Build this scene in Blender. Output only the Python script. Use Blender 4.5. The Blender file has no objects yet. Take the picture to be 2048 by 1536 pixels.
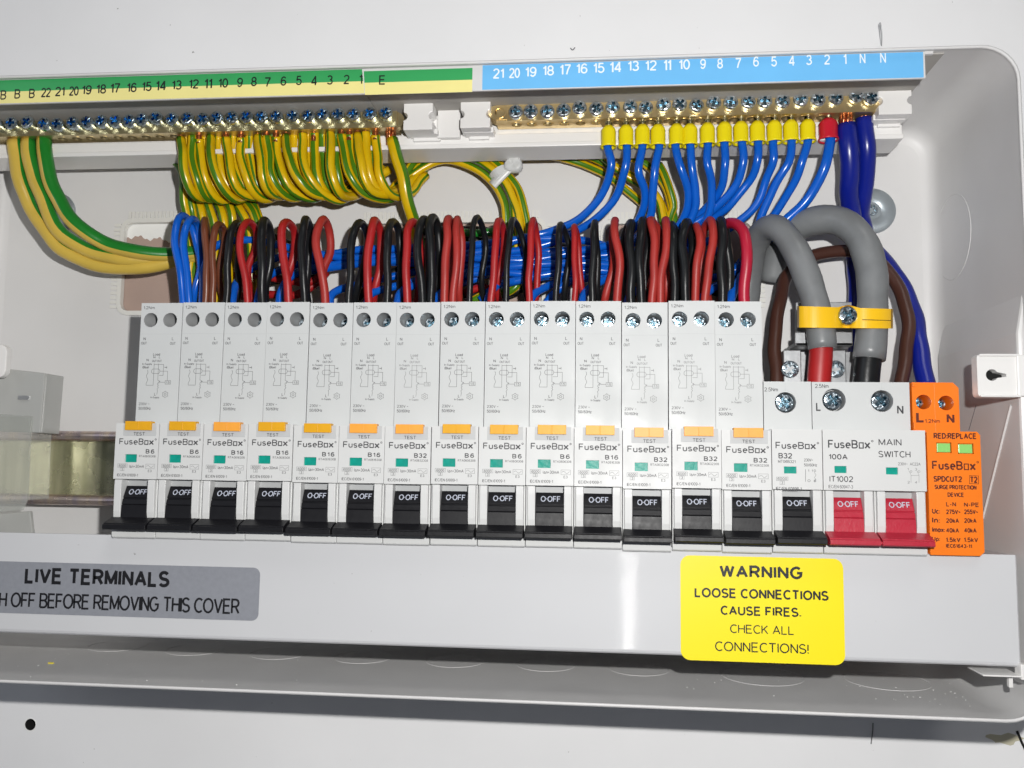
import bpy, bmesh, math, random
from mathutils import Vector, Matrix
from mathutils.geometry import tessellate_polygon
random.seed(7)
S = 0.001                                   # everything below is in millimetres
scene = bpy.context.scene
COL = scene.collection

# ------------------------------------------------------------------ camera, light, exposure
F = 1723.68                                 # focal length in pixels of the 2048 px wide photograph
CAM = Vector((185.357, -319.694, 28.571))
AX, AY, AZ = -0.0962, 0.0955, 0.0137
def _rot():
    cx, sx = math.cos(AX), math.sin(AX); cy, sy = math.cos(AY), math.sin(AY); cz, sz = math.cos(AZ), math.sin(AZ)
    Rx = Matrix(((1,0,0),(0,cx,-sx),(0,sx,cx))); Ry = Matrix(((cy,0,sy),(0,1,0),(-sy,0,cy))); Rz = Matrix(((cz,-sz,0),(sz,cz,0),(0,0,1)))
    return (Rz @ Rx @ Ry) @ Matrix(((1,0,0),(0,0,-1),(0,1,0)))
RM = _rot()                                 # world -> (right, down, forward)
cam_d = bpy.data.cameras.new("camera")
cam = bpy.data.objects.new("camera", cam_d); COL.objects.link(cam)
cam_d.sensor_width = 36.0; cam_d.lens = F / 2048 * 36.0
cam_d.clip_start = 0.01; cam_d.clip_end = 20
m3 = Matrix((RM[0], -RM[1], -RM[2])).transposed()
cam.matrix_world = Matrix.Translation(CAM * S) @ m3.to_4x4()
scene.camera = cam

world = bpy.data.worlds.new("World"); scene.world = world
world.use_nodes = True
bg = world.node_tree.nodes["Background"]
bg.inputs[0].default_value = (0.80, 0.86, 1.0, 1); bg.inputs[1].default_value = 0.09
scene.view_settings.view_transform = 'Standard'; scene.view_settings.look = 'None'
scene.view_settings.exposure = 0.0; scene.view_settings.gamma = 1.0

FLASH = CAM + Vector((26, 4, 33))
ld = bpy.data.lights.new("phone_flash", 'POINT'); ld.energy = 1.0; ld.shadow_soft_size = 0.0035
ld.color = (1.0, 0.985, 0.96); ld.use_nodes = True
nt = ld.node_tree; em = nt.nodes["Emission"]; fo = nt.nodes.new("ShaderNodeLightFalloff")
fo.inputs["Strength"].default_value = 14.6
nt.links.new(fo.outputs["Linear"], em.inputs["Strength"])
lo = bpy.data.objects.new("phone_flash", ld); lo.location = FLASH * S; COL.objects.link(lo)
def area(name, loc, tgt, size, power, col):
    d = bpy.data.lights.new(name, 'AREA'); d.size = size; d.energy = power; d.color = col
    o = bpy.data.objects.new(name, d); o.location = Vector(loc) * S
    o.rotation_euler = (Vector(tgt) - Vector(loc)).to_track_quat('-Z', 'Y').to_euler(); COL.objects.link(o)
area("window_light", (-1500, -1300, 700), (100, 0, 60), 0.9, 4.2, (0.84, 0.90, 1.0))
area("overhead_fill", (500, -900, 1500), (180, 0, 60), 0.6, 4.5, (1.0, 0.98, 0.95))  # unseen soft lamp added overhead to lift the floor

# ------------------------------------------------------------------ photograph pixel -> point in the place
def at(u, v, Y=None, Z=None, X=None):
    d = RM.transposed() @ Vector(((u - 1024) / F, (v - 768) / F, 1.0))
    if Y is not None: t = (Y - CAM.y) / d.y
    elif Z is not None: t = (Z - CAM.z) / d.z
    else: t = (X - CAM.x) / d.x
    return CAM + d * t

# ------------------------------------------------------------------ materials
MATS = {}
def lin(r, g, b):
    f = lambda c: (c / 255 / 12.92) if c / 255 <= 0.04045 else ((c / 255 + 0.055) / 1.055) ** 2.4
    return (f(r), f(g), f(b), 1)
def mat(name, col, rough=0.4, metal=0.0, bump=0.0, bscale=400, var=0.0, vscale=60, spec=0.5, coat=0.0, trans=0.0, rvar=0.0, speck=0.0, sss=0.0):
    m = bpy.data.materials.new(name); m.use_nodes = True
    n = m.node_tree.nodes; l = m.node_tree.links; p = n["Principled BSDF"]
    p.inputs["Base Color"].default_value = col if len(col) == 4 else (*col, 1)
    p.inputs["Roughness"].default_value = rough; p.inputs["Metallic"].default_value = metal
    p.inputs["Specular IOR Level"].default_value = spec; p.inputs["Coat Weight"].default_value = coat
    p.inputs["Coat Roughness"].default_value = 0.15
    p.inputs["Transmission Weight"].default_value = trans
    if var or bump or rvar or speck:
        tc = n.new("ShaderNodeTexCoord")
    c = p.inputs["Base Color"].default_value[:]
    src = None
    if var:
        tx = n.new("ShaderNodeTexNoise"); tx.inputs["Scale"].default_value = vscale; tx.inputs["Detail"].default_value = 6
        l.new(tc.outputs["Object"], tx.inputs["Vector"])
        mx = n.new("ShaderNodeMix"); mx.data_type = 'RGBA'
        mx.inputs[6].default_value = tuple(x * (1 - var) for x in c[:3]) + (1,)
        mx.inputs[7].default_value = tuple(min(1, x * (1 + var)) for x in c[:3]) + (1,)
        cr = n.new("ShaderNodeMapRange"); cr.inputs[1].default_value = 0.3; cr.inputs[2].default_value = 0.7
        l.new(tx.outputs["Fac"], cr.inputs[0]); l.new(cr.outputs[0], mx.inputs[0])
        l.new(mx.outputs[2], p.inputs["Base Color"]); src = mx.outputs[2]
    if speck:
        tv = n.new("ShaderNodeTexNoise"); tv.inputs["Scale"].default_value = 330; tv.inputs["Detail"].default_value = 2
        l.new(tc.outputs["Object"], tv.inputs["Vector"])
        cr = n.new("ShaderNodeMapRange"); cr.inputs[1].default_value = 0.745; cr.inputs[2].default_value = 0.80
        cr.inputs[3].default_value = 0; cr.inputs[4].default_value = speck
        l.new(tv.outputs["Fac"], cr.inputs[0])
        mx = n.new("ShaderNodeMix"); mx.data_type = 'RGBA'; mx.inputs[6].default_value = c; mx.inputs[7].default_value = (0.12, 0.11, 0.1, 1)
        if src: l.new(src, mx.inputs[6])
        l.new(cr.outputs[0], mx.inputs[0]); l.new(mx.outputs[2], p.inputs["Base Color"])
    if rvar:
        tr = n.new("ShaderNodeTexNoise"); tr.inputs["Scale"].default_value = vscale * 1.7; tr.inputs["Detail"].default_value = 5
        l.new(tc.outputs["Object"], tr.inputs["Vector"])
        cr = n.new("ShaderNodeMapRange"); cr.inputs[1].default_value = 0.3; cr.inputs[2].default_value = 0.7
        cr.inputs[3].default_value = max(0.03, rough - rvar); cr.inputs[4].default_value = min(1, rough + rvar)
        l.new(tr.outputs["Fac"], cr.inputs[0]); l.new(cr.outputs[0], p.inputs["Roughness"])
    if bump:
        tb = n.new("ShaderNodeTexNoise"); tb.inputs["Scale"].default_value = bscale; tb.inputs["Detail"].default_value = 3
        l.new(tc.outputs["Object"], tb.inputs["Vector"])
        bp = n.new("ShaderNodeBump"); bp.inputs["Strength"].default_value = bump; bp.inputs["Distance"].default_value = 0.0004
        l.new(tb.outputs["Fac"], bp.inputs["Height"]); l.new(bp.outputs["Normal"], p.inputs["Normal"])
    MATS[name] = m
    return m
mat("painted_board", (0.80, 0.80, 0.805), 0.55, bump=0.22, bscale=70, var=0.03, vscale=14, speck=0.7)
mat("white_steel", (0.63, 0.625, 0.62), 0.40, bump=0.06, bscale=160, var=0.025, vscale=25, rvar=0.10, spec=0.34)
mat("cover_steel", (0.56, 0.565, 0.58), 0.42, bump=0.03, bscale=160, var=0.02, vscale=20, speck=0.75, spec=0.3)
mat("white_plastic", (0.76, 0.75, 0.735), 0.35, bump=0.05, bscale=600)
mat("breaker_plastic", (0.555, 0.57, 0.57), 0.46, bump=0.06, bscale=900, var=0.03, vscale=35, rvar=0.13, spec=0.36)
mat("breaker_front_plastic", (0.61, 0.615, 0.61), 0.45, bump=0.06, bscale=900, var=0.02, vscale=40, rvar=0.12, spec=0.36)
mat("breaker_inset", (0.50, 0.51, 0.515), 0.5, bump=0.05, bscale=900, spec=0.25)
mat("shade_and_seam_grey", (0.42, 0.43, 0.435), 0.5)  # painted shade inside holes and toggle bays; also groove and seam lines
mat("black_toggle", (0.009, 0.009, 0.011), 0.42, bump=0.06, bscale=1500, rvar=0.06, vscale=200, spec=0.25)
mat("red_toggle", (0.42, 0.018, 0.04), 0.38, bump=0.2, bscale=1500, rvar=0.06, vscale=200)
mat("orange_plastic", (0.86, 0.19, 0.008), 0.38, bump=0.08, bscale=900, var=0.03, vscale=80)
mat("test_amber", (0.72, 0.36, 0.012), 0.42, bump=0.1, bscale=1200, var=0.04, vscale=200, spec=0.35)
mat("test_orange", (0.85, 0.36, 0.05), 0.42, bump=0.1, bscale=1200, var=0.04, vscale=200, spec=0.35)
mat("green_flag", (0.006, 0.29, 0.225), 0.34, bump=0.3, bscale=700, var=0.1, vscale=500, spec=0.22)
mat("pale_green_flag", (0.27, 0.62, 0.17), 0.2, coat=0.4, bump=0.05)
mat("grey_ink", (0.055, 0.055, 0.06), 0.5, spec=0.2)
mat("pale_ink", (0.16, 0.16, 0.165), 0.5, spec=0.2)
mat("dark_ink", (0.025, 0.025, 0.03), 0.5, spec=0.2)
mat("black_ink", (0.008, 0.008, 0.010), 0.45)
mat("brown_ink", (0.10, 0.012, 0.004), 0.5)
mat("white_ink", (0.48, 0.51, 0.60), 0.5)
mat("strip_white_ink", (0.80, 0.86, 0.90), 0.5)
mat("label_green", (0.035, 0.34, 0.10), 0.42, var=0.04, vscale=60)
mat("label_yellow", (0.82, 0.74, 0.28), 0.42, var=0.03, vscale=60)
mat("label_blue", (0.15, 0.47, 0.82), 0.40, var=0.03, vscale=60)
mat("label_edge", (0.8, 0.82, 0.82), 0.5)
mat("sticker_yellow", (0.86, 0.72, 0.004), 0.42, var=0.015, vscale=30)
mat("sticker_grey", (0.25, 0.26, 0.29), 0.40, bump=0.08, bscale=1500, var=0.05, vscale=500)
mat("zinc", (0.44, 0.51, 0.56), 0.24, 1.0, bump=0.6, bscale=650, var=0.30, vscale=500, rvar=0.1)
mat("zinc_blue", (0.60, 0.70, 0.76), 0.27, 1.0, bump=0.4, bscale=650, var=0.25, vscale=500, rvar=0.1)
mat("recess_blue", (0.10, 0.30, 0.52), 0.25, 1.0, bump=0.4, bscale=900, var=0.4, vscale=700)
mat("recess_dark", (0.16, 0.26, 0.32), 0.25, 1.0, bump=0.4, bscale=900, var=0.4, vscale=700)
mat("zinc_bright", (0.62, 0.68, 0.72), 0.28, 1.0, bump=0.45, bscale=650, var=0.28, vscale=500, rvar=0.1)
mat("top_shade_grey", (0.40, 0.385, 0.36), 0.7, bump=0.1, bscale=200, var=0.06, vscale=60, spec=0.12)  # dimness and warm reflection of the top wall put into the colour
mat("zinc_dull", (0.44, 0.49, 0.52), 0.38, 0.85, bump=0.15, bscale=500, var=0.08, vscale=120)
mat("galvanised", (0.40, 0.41, 0.42), 0.4, 0.75, bump=0.2, bscale=300, var=0.12, vscale=80)
mat("brass", (0.80, 0.62, 0.32), 0.30, 0.9, bump=0.22, bscale=700, var=0.10, vscale=200)
mat("brass_dull", (0.58, 0.48, 0.27), 0.33, 0.9, bump=0.22, bscale=700, var=0.12, vscale=200)
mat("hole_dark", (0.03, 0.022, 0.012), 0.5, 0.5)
mat("copper", (0.62, 0.22, 0.10), 0.30, 0.95, bump=0.4, bscale=900, var=0.25, vscale=400)
mat("blue_wire", (0.003, 0.10, 0.52), 0.22, bump=0.06, bscale=250, var=0.05, vscale=80)
mat("dark_blue_wire", (0.004, 0.012, 0.21), 0.28, bump=0.06, bscale=250, var=0.06, vscale=80)
mat("red_wire", (0.36, 0.011, 0.012), 0.44, bump=0.16, bscale=300, var=0.09, vscale=80)
mat("pale_red_wire", (0.36, 0.026, 0.020), 0.46, bump=0.16, bscale=300, var=0.09, vscale=80)
mat("crimson_wire", (0.42, 0.010, 0.035), 0.38, bump=0.1, bscale=300, var=0.05, vscale=80)
mat("black_wire", (0.008, 0.009, 0.010), 0.36, bump=0.2, bscale=300, rvar=0.07, vscale=150, spec=0.3)
mat("brown_wire", (0.15, 0.042, 0.018), 0.36, bump=0.1, bscale=300, var=0.05)
mat("dark_brown_wire", (0.055, 0.020, 0.013), 0.36, bump=0.1, bscale=300, var=0.05)
mat("earth_yellow", (0.62, 0.40, 0.003), 0.27, bump=0.08, bscale=250, var=0.06, vscale=80)
mat("earth_green", (0.060, 0.175, 0.006), 0.27, bump=0.08, bscale=250, var=0.08, vscale=80)
mat("cable_yellow", (0.60, 0.42, 0.07), 0.28, bump=0.12, bscale=250, var=0.10, vscale=50, coat=0.2)
mat("cable_green", (0.012, 0.19, 0.02), 0.28, bump=0.12, bscale=250, var=0.10, vscale=50, coat=0.2)
mat("grey_sheath", (0.165, 0.173, 0.178), 0.46, bump=0.35, bscale=90, var=0.22, vscale=50, rvar=0.16)
mat("ferrule_yellow", (0.84, 0.70, 0.006), 0.36, bump=0.05)
mat("ferrule_red", (0.55, 0.012, 0.03), 0.36, bump=0.05)
mat("clamp_yellow", (0.85, 0.50, 0.012), 0.30, bump=0.05, var=0.03)
mat("nylon", (0.68, 0.69, 0.68), 0.32, bump=0.1, trans=0.25)
mat("rubber_trim", (0.66, 0.655, 0.62), 0.5, bump=0.1, bscale=300)
mat("pink_plaster", (0.40, 0.295, 0.25), 0.8, bump=0.4, bscale=200, var=0.10, vscale=30)
mat("clear_plastic", (0.43, 0.435, 0.42), 0.18, bump=0.25, bscale=120, spec=0.6)
mat("clear_plate", (0.55, 0.56, 0.54), 0.12, bump=0.05, bscale=120, spec=0.5)
mat("hole_black", (0.004, 0.004, 0.004), 0.9)
mat("pencil", (0.13, 0.13, 0.14), 0.6)
mat("stain", (0.50, 0.47, 0.35), 0.6)
mat("dust", (0.8, 0.8, 0.78), 0.7)
def rolled(m):                              # faint horizontal rolling lines in the lacquer
    n = m.node_tree.nodes; l = m.node_tree.links; p = n["Principled BSDF"]
    tc = n.new("ShaderNodeTexCoord"); tx = n.new("ShaderNodeTexWave"); tx.wave_type = 'BANDS'; tx.bands_direction = 'Z'; tx.wave_profile = 'SIN'
    tx.inputs["Scale"].default_value = 420; tx.inputs["Distortion"].default_value = 0
    b = n.new("ShaderNodeBump"); b.inputs["Strength"].default_value = 1.0; b.inputs["Distance"].default_value = 0.00009
    if "Filter Width" in b.inputs: b.inputs["Filter Width"].default_value = 0.01
    l.new(tc.outputs["Object"], tx.inputs["Vector"]); l.new(tx.outputs["Fac"], b.inputs["Height"])
    l.new(b.outputs["Normal"], p.inputs["Coat Normal"]); p.inputs["Coat Weight"].default_value = 0.12; p.inputs["Coat Roughness"].default_value = 0.07
rolled(MATS["cover_steel"])
def see_through(m, fac):
    n = m.node_tree.nodes; l = m.node_tree.links; p = n["Principled BSDF"]; o = n["Material Output"]
    t = n.new("ShaderNodeBsdfTransparent"); t.inputs[0].default_value = (.95, .96, .94, 1); x = n.new("ShaderNodeMixShader"); x.inputs[0].default_value = fac
    l.new(p.outputs[0], x.inputs[1]); l.new(t.outputs[0], x.inputs[2]); l.new(x.outputs[0], o.inputs["Surface"])
see_through(MATS["clear_plastic"], .10); see_through(MATS["clear_plate"], .70)
def rail_mat(name, ca, cb, rough):
    m = mat(name, ca, rough, 0.9, bump=0.03, bscale=350, rvar=0.1, vscale=60)
    n = m.node_tree.nodes; l = m.node_tree.links; p = n["Principled BSDF"]
    tc = n.new("ShaderNodeTexCoord"); mp = n.new("ShaderNodeMapping"); mp.inputs["Scale"].default_value = (260, 25, 12)
    tx = n.new("ShaderNodeTexNoise"); tx.inputs["Scale"].default_value = 1.0; tx.inputs["Detail"].default_value = 6
    l.new(tc.outputs["Object"], mp.inputs[0]); l.new(mp.outputs[0], tx.inputs["Vector"])
    r = n.new("ShaderNodeMix"); r.data_type = 'RGBA'; r.inputs[6].default_value = (*ca, 1); r.inputs[7].default_value = (*cb, 1)
    cr = n.new("ShaderNodeMapRange"); cr.inputs[1].default_value = 0.35; cr.inputs[2].default_value = 0.65
    l.new(tx.outputs["Fac"], cr.inputs[0]); l.new(cr.outputs[0], r.inputs[0]); l.new(r.outputs[2], p.inputs["Base Color"])
rail_mat("rail_web", (0.58, 0.56, 0.37), (0.42, 0.41, 0.25), 0.25)
rail_mat("rail_flange", (0.66, 0.54, 0.44), (0.50, 0.42, 0.45), 0.28)

# ------------------------------------------------------------------ mesh builder
def basis(n, up=(0, 0, 1)):
    n = Vector(n).normalized(); up = Vector(up)
    if abs(n.dot(up)) > 0.98: up = Vector((0, -1, 0))
    u = up.cross(n).normalized(); v = n.cross(u)
    return u, v, n
def circle(r, n=24, c=(0, 0), a0=0.0):
    return [(c[0] + r * math.cos(a0 + 2 * math.pi * k / n), c[1] + r * math.sin(a0 + 2 * math.pi * k / n)) for k in range(n)]
def rrect(x0, x1, z0, z1, r, n=5):
    out = []
    for cx, cz, a in ((x1 - r, z1 - r, 0), (x0 + r, z1 - r, 90), (x0 + r, z0 + r, 180), (x1 - r, z0 + r, 270)):
        for k in range(n + 1):
            t = math.radians(a + 90 * k / n); out.append((cx + r * math.cos(t), cz + r * math.sin(t)))
    return out
def _a(cx, cy, rx, ry, t0, t1):
    n = max(4, int(abs(t1 - t0) / 24)); return [(cx + rx * math.cos(math.radians(t0 + (t1 - t0) * k / n)), cy + ry * math.sin(math.radians(t0 + (t1 - t0) * k / n))) for k in range(n + 1)]
_el = lambda cx, cy, rx, ry: _a(cx, cy, rx, ry, 90, 450)
GLYPH = {                                    # pen strokes of a plain grotesque, cap height 1
 'A': [[(0,0),(.35,1),(.70,0)],[(.12,.33),(.58,.33)]], 'B': [[(0,0),(0,1),(.33,1)]+_a(.33,.76,.25,.24,90,-90)+[(0,.52)],[(.33,.52)]+_a(.33,.26,.28,.26,90,-90)+[(0,0)]],
 'C': [_a(.38,.5,.38,.5,48,312)], 'D': [[(0,0),(0,1),(.25,1)]+_a(.25,.5,.4,.5,90,-90)+[(0,0)]], 'E': [[(.55,1),(0,1),(0,0),(.57,0)],[(0,.53),(.5,.53)]],
 'F': [[(.52,1),(0,1),(0,0)],[(0,.51),(.46,.51)]], 'G': [_a(.38,.5,.38,.5,48,325)+[(.72,.48),(.42,.48)]], 'H': [[(0,0),(0,1)],[(.6,0),(.6,1)],[(0,.52),(.6,.52)]],
 'I': [[(0,0),(0,1)]], 'K': [[(0,0),(0,1)],[(.58,1),(0,.38)],[(.2,.58),(.6,0)]], 'L': [[(0,1),(0,0),(.5,0)]], 'M': [[(0,0),(0,1),(.36,.08),(.72,1),(.72,0)]],
 'N': [[(0,0),(0,1),(.6,0),(.6,1)]], 'O': [_el(.4,.5,.4,.5)], 'P': [[(0,0),(0,1),(.32,1)]+_a(.32,.73,.27,.27,90,-90)+[(0,.46)]],
 'R': [[(0,0),(0,1),(.32,1)]+_a(.32,.74,.26,.26,90,-90)+[(0,.48)],[(.32,.48),(.6,0)]], 'S': [_a(.3,.75,.27,.25,25,270)+_a(.3,.25,.3,.25,90,-155)[1:]],
 'T': [[(0,1),(.64,1)],[(.32,1),(.32,0)]], 'U': [[(0,1),(0,.3)]+_a(.3,.3,.3,.3,180,360)[1:]+[(.6,1)]], 'V': [[(0,1),(.33,0),(.66,1)]],
 'W': [[(0,1),(.23,0),(.46,1),(.69,0),(.92,1)]], 'X': [[(0,1),(.6,0)],[(.6,1),(0,0)]], 'Y': [[(0,1),(.32,.45),(.64,1)],[(.32,.45),(.32,0)]], 'Z': [[(0,1),(.58,1),(0,0),(.6,0)]],
 '0': [_el(.28,.5,.28,.5)], '1': [[(0,.76),(.15,.82),(.25,1),(.25,0)]], '2': [_a(.28,.72,.28,.28,165,-38)+[(0,0),(.58,0)]], '3': [_a(.27,.755,.25,.245,155,-90),_a(.27,.265,.29,.265,90,-158)],
 '4': [[(.44,0),(.44,1),(0,.28),(.6,.28)]], '5': [[(.52,1),(.1,1)]+_a(.27,.32,.29,.32,142,-158)], '6': [_el(.29,.3,.28,.3),[(.01,.32),(.03,.6),(.12,.88),(.3,1),(.46,.95),(.54,.82)]],
 '7': [[(0,1),(.56,1),(.33,.5),(.2,0)]], '8': [_el(.28,.75,.24,.25),_el(.28,.26,.28,.26)], '9': [_el(.28,.7,.28,.3),[(.56,.68),(.54,.4),(.45,.12),(.27,0),(.11,.05),(.03,.18)]],
 'a': [_el(.24,.33,.24,.34),[(.5,.68),(.5,0)]], 'c': [_a(.26,.33,.26,.34,50,310)], 'd': [_el(.24,.33,.24,.34),[(.5,1),(.5,0)]], 'e': [[(.02,.35),(.5,.35)]+_a(.26,.33,.25,.34,5,305)], 'k': [[(0,0),(0,1)],[(.42,.68),(0,.28)],[(.15,.42),(.44,0)]],
 'l': [[(0,0),(0,1)]], 'm': [[(0,0),(0,.68)],[(0,.45)]+_a(.19,.45,.19,.22,180,0)+[(.38,0)],[(.38,.45)]+_a(.57,.45,.19,.22,180,0)+[(.76,0)]], 'n': [[(0,0),(0,.68)],[(0,.45)]+_a(.22,.45,.22,.22,180,0)+[(.44,0)]],
 'o': [_el(.26,.33,.26,.34)], 'p': [_el(.26,.33,.25,.34),[(0,.68),(0,-.28)]], 's': [_a(.22,.505,.2,.165,25,270)+_a(.22,.17,.22,.17,90,-155)[1:]], 'u': [[(0,.68),(0,.22)]+_a(.22,.22,.22,.22,180,360)[1:],[(.44,.68),(.44,0)]],
 'x': [[(0,.68),(.46,0)],[(.46,.68),(0,0)]], 'y': [[(0,.68),(.24,0)],[(.48,.68),(.2,-.15),(.05,-.26)]], 'z': [[(0,.67),(.42,.67),(0,0),(.44,0)]],
 '.': [[(0,0),(0,.13)]], ':': [[(0,0),(0,.13)],[(0,.5),(0,.63)]], '~': [[(0,.42),(.1,.54),(.22,.5),(.34,.42),(.44,.54)]], '-': [[(0,.38),(.3,.38)]], '/': [[(0,-.05),(.32,1.05)]], '=': [[(0,.3),(.4,.3)],[(0,.56),(.4,.56)]],
 '(': [_a(.3,.45,.3,.62,125,235)], ')': [_a(-.1,.45,.3,.62,55,-55)], '!': [[(0,.3),(0,1)],[(0,0),(0,.13)]], '·': [[(0,.42),(0,.58)]], '∆': [[(0,0),(.3,.8),(.6,0),(0,0)]]}
def ribbon(pts, w):
    pts = [p for k, p in enumerate(pts) if k == 0 or math.dist(p, pts[k - 1]) > 1e-4]
    closed = math.dist(pts[0], pts[-1]) < 1e-6
    if closed: pts = pts[:-1]
    n = len(pts); L = []; R = []
    for k in range(n):
        a = pts[k - 1] if (closed or k) else None; c = pts[(k + 1) % n] if (closed or k < n - 1) else None; b = pts[k]
        def nv(p, q): d = math.dist(p, q) or 1; return (-(q[1] - p[1]) / d, (q[0] - p[0]) / d)
        n1 = nv(a, b) if a else nv(b, c); n2 = nv(b, c) if c else n1
        mx, my = n1[0] + n2[0], n1[1] + n2[1]; l2 = mx * mx + my * my
        f = min(2 / max(l2, 1e-6), 1.7); h = w / 2 * f
        L.append((b[0] + mx * h, b[1] + my * h)); R.append((b[0] - mx * h, b[1] - my * h))
    m = n if closed else n - 1
    return L + R, [(n + k, n + (k + 1) % n, (k + 1) % n, k) for k in range(m)]
def split_sharp(st, w):
    st = [p for k, p in enumerate(st) if k == 0 or math.dist(p, st[k - 1]) > 1e-4]
    out = []; cur = [st[0]]
    for k in range(1, len(st)):
        cur.append(st[k])
        if k < len(st) - 1:
            a, b, c = st[k - 1:k + 2]; d1 = math.atan2(b[1] - a[1], b[0] - a[0]); d2 = math.atan2(c[1] - b[1], c[0] - b[0])
            if abs((d2 - d1 + math.pi) % (2 * math.pi) - math.pi) > 1.75:
                L = math.dist(a, b); e = (b[0] + (b[0] - a[0]) / L * w * .22, b[1] + (b[1] - a[1]) / L * w * .1); cur[-1] = e
                out.append(cur); L = math.dist(b, c); cur = [(b[0] - (c[0] - b[0]) / L * w * .22, b[1] - (c[1] - b[1]) / L * w * .1)]
    return out + [cur]
_tc = {}
def text_geo(s, bold, extra=0.0, kx=1.0):
    key = (s, bold, round(extra, 3), round(kx, 3))
    if key not in _tc:
        w = .145 + 4.0 * bold; vs = []; fs = []; x = 0; gap = .17 + w * .6 + extra
        for ch in s:
            if ch == ' ': x += .42 + extra; continue
            g = [[(p * kx * 1.12, q) for p, q in st] for st in GLYPH[ch]]; gx0 = min(p[0] for st in g for p in st); gx1 = max(p[0] for st in g for p in st)
            for k, st in enumerate([q for st in g for q in split_sharp(st, w)]):
                v, f = ribbon(st, w); b = len(vs); vs += [(x - gx0 + p, q, k) for p, q in v]; fs += [tuple(i + b for i in t) for t in f]
            x += gx1 - gx0 + gap
        _tc[key] = (vs, fs)
    return _tc[key]
class MB:
    def __init__(s): s.v = []; s.f = []; s.m = []; s.sm = []
    def add(s, vs, fs, m=0, smooth=False):
        b = len(s.v); s.v += [tuple(p) for p in vs]
        for k, f in enumerate(fs):
            s.f.append(tuple(i + b for i in f)); s.m.append(m[k] if isinstance(m, list) else m); s.sm.append(smooth)
        return s
    def box(s, x0, x1, y0, y1, z0, z1, m=0):
        vs = [(x, y, z) for x in (x0, x1) for y in (y0, y1) for z in (z0, z1)]
        return s.add(vs, [(0,1,3,2),(4,6,7,5),(0,4,5,1),(2,3,7,6),(0,2,6,4),(1,5,7,3)], m)
    def prism(s, poly, d0, d1, axis='x', m=0, smooth=False):
        """poly of (a,b): axis x -> (y,z), y -> (x,z), z -> (x,y)"""
        def P(a, b, d): return {'x': (d, a, b), 'y': (a, d, b), 'z': (a, b, d)}[axis]
        n = len(poly); ar = sum(poly[k][0] * poly[(k + 1) % n][1] - poly[(k + 1) % n][0] * poly[k][1] for k in range(n))
        if ar < 0: poly = poly[::-1]
        vs = [P(a, b, d0) for a, b in poly] + [P(a, b, d1) for a, b in poly]
        side = [(k, (k + 1) % n, n + (k + 1) % n, n + k) for k in range(n)]
        caps = [tuple(range(n))[::-1], tuple(range(n, 2 * n))]
        if axis == 'y': side = [f[::-1] for f in side]; caps = [c[::-1] for c in caps]
        b = len(s.v); s.add(vs, side, m, smooth); 
        for c in caps: s.f.append(tuple(i + b for i in c)); s.m.append(m); s.sm.append(False)
        return s
    def lathe(s, prof, o, n, seg=24, m=0, smooth=True):
        u, v, w = basis(n); o = Vector(o); vs = []; fs = []
        for r, h in prof:
            for k in range(seg):
                a = 2 * math.pi * k / seg; vs.append(o + u * (r * math.cos(a)) + v * (r * math.sin(a)) + w * h)
        for j in range(len(prof) - 1):
            for k in range(seg):
                a, b = j * seg + k, j * seg + (k + 1) % seg; fs.append((a, b, b + seg, a + seg))
        s.add(vs, fs, m, smooth)
        if prof[-1][0] > 1e-4: s.f.append(tuple(len(s.v) - seg + k for k in range(seg))); s.m.append(m); s.sm.append(False)
        return s
    def fill(s, loops, P, m=0):
        """flat face with holes; loops of 2D points, P maps (a,b) to 3D"""
        tris = tessellate_polygon([[Vector((a, b, 0)) for a, b in lp] for lp in loops])
        pts = [p for lp in loops for p in lp]; fs = []
        for t in tris:
            a, b, c = (pts[i] for i in t)
            cr = (b[0] - a[0]) * (c[1] - a[1]) - (b[1] - a[1]) * (c[0] - a[0])
            if abs(cr) < 1e-9: continue
            fs.append(tuple(t) if cr > 0 else tuple(t)[::-1])
        return s.add([P(*p) for p in pts], fs, m)
    def wallring(s, loop, P0, P1, m=0, smooth=False):
        n = len(loop)
        return s.add([P0(*p) for p in loop] + [P1(*p) for p in loop], [(k, n + k, n + (k + 1) % n, (k + 1) % n) for k in range(n)], m, smooth)
    def tube(s, pts, r, n=10, m=0, stripe=None, caps=True, rad=None):
        """stripe=(mat, centre angle, half width, twist turns per ring)"""
        pts = [Vector(p) for p in pts]; N = len(pts); fr = []
        t0 = (pts[1] - pts[0]).normalized(); ref = Vector((0, -1, 0))
        if abs(t0.dot(ref)) > 0.95: ref = Vector((0, 0, 1))
        u = (ref - t0 * ref.dot(t0)).normalized()
        for k in range(N):
            t = (pts[min(k + 1, N - 1)] - pts[max(k - 1, 0)]).normalized()
            u = (u - t * u.dot(t)).normalized(); fr.append((u.copy(), t.cross(u)))
        vs = []; fs = []; ms = []
        for k in range(N):
            rr = r * (rad[k] if rad else 1.0)
            tw = stripe[3] * k if stripe else 0
            for j in range(n):
                a = 2 * math.pi * (j / n) + tw
                vs.append(pts[k] + fr[k][0] * (rr * math.cos(a)) + fr[k][1] * (rr * math.sin(a)))
        for k in range(N - 1):
            for j in range(n):
                a, b = k * n + j, k * n + (j + 1) % n; fs.append((a, b, b + n, a + n))
                if stripe:
                    d = (2 * math.pi * (j + .5) / n - stripe[1] + math.pi) % (2 * math.pi) - math.pi
                    ms.append(stripe[0] if abs(d) <= stripe[2] else m)
                else: ms.append(m)
        s.add(vs, fs, ms, True)
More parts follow.
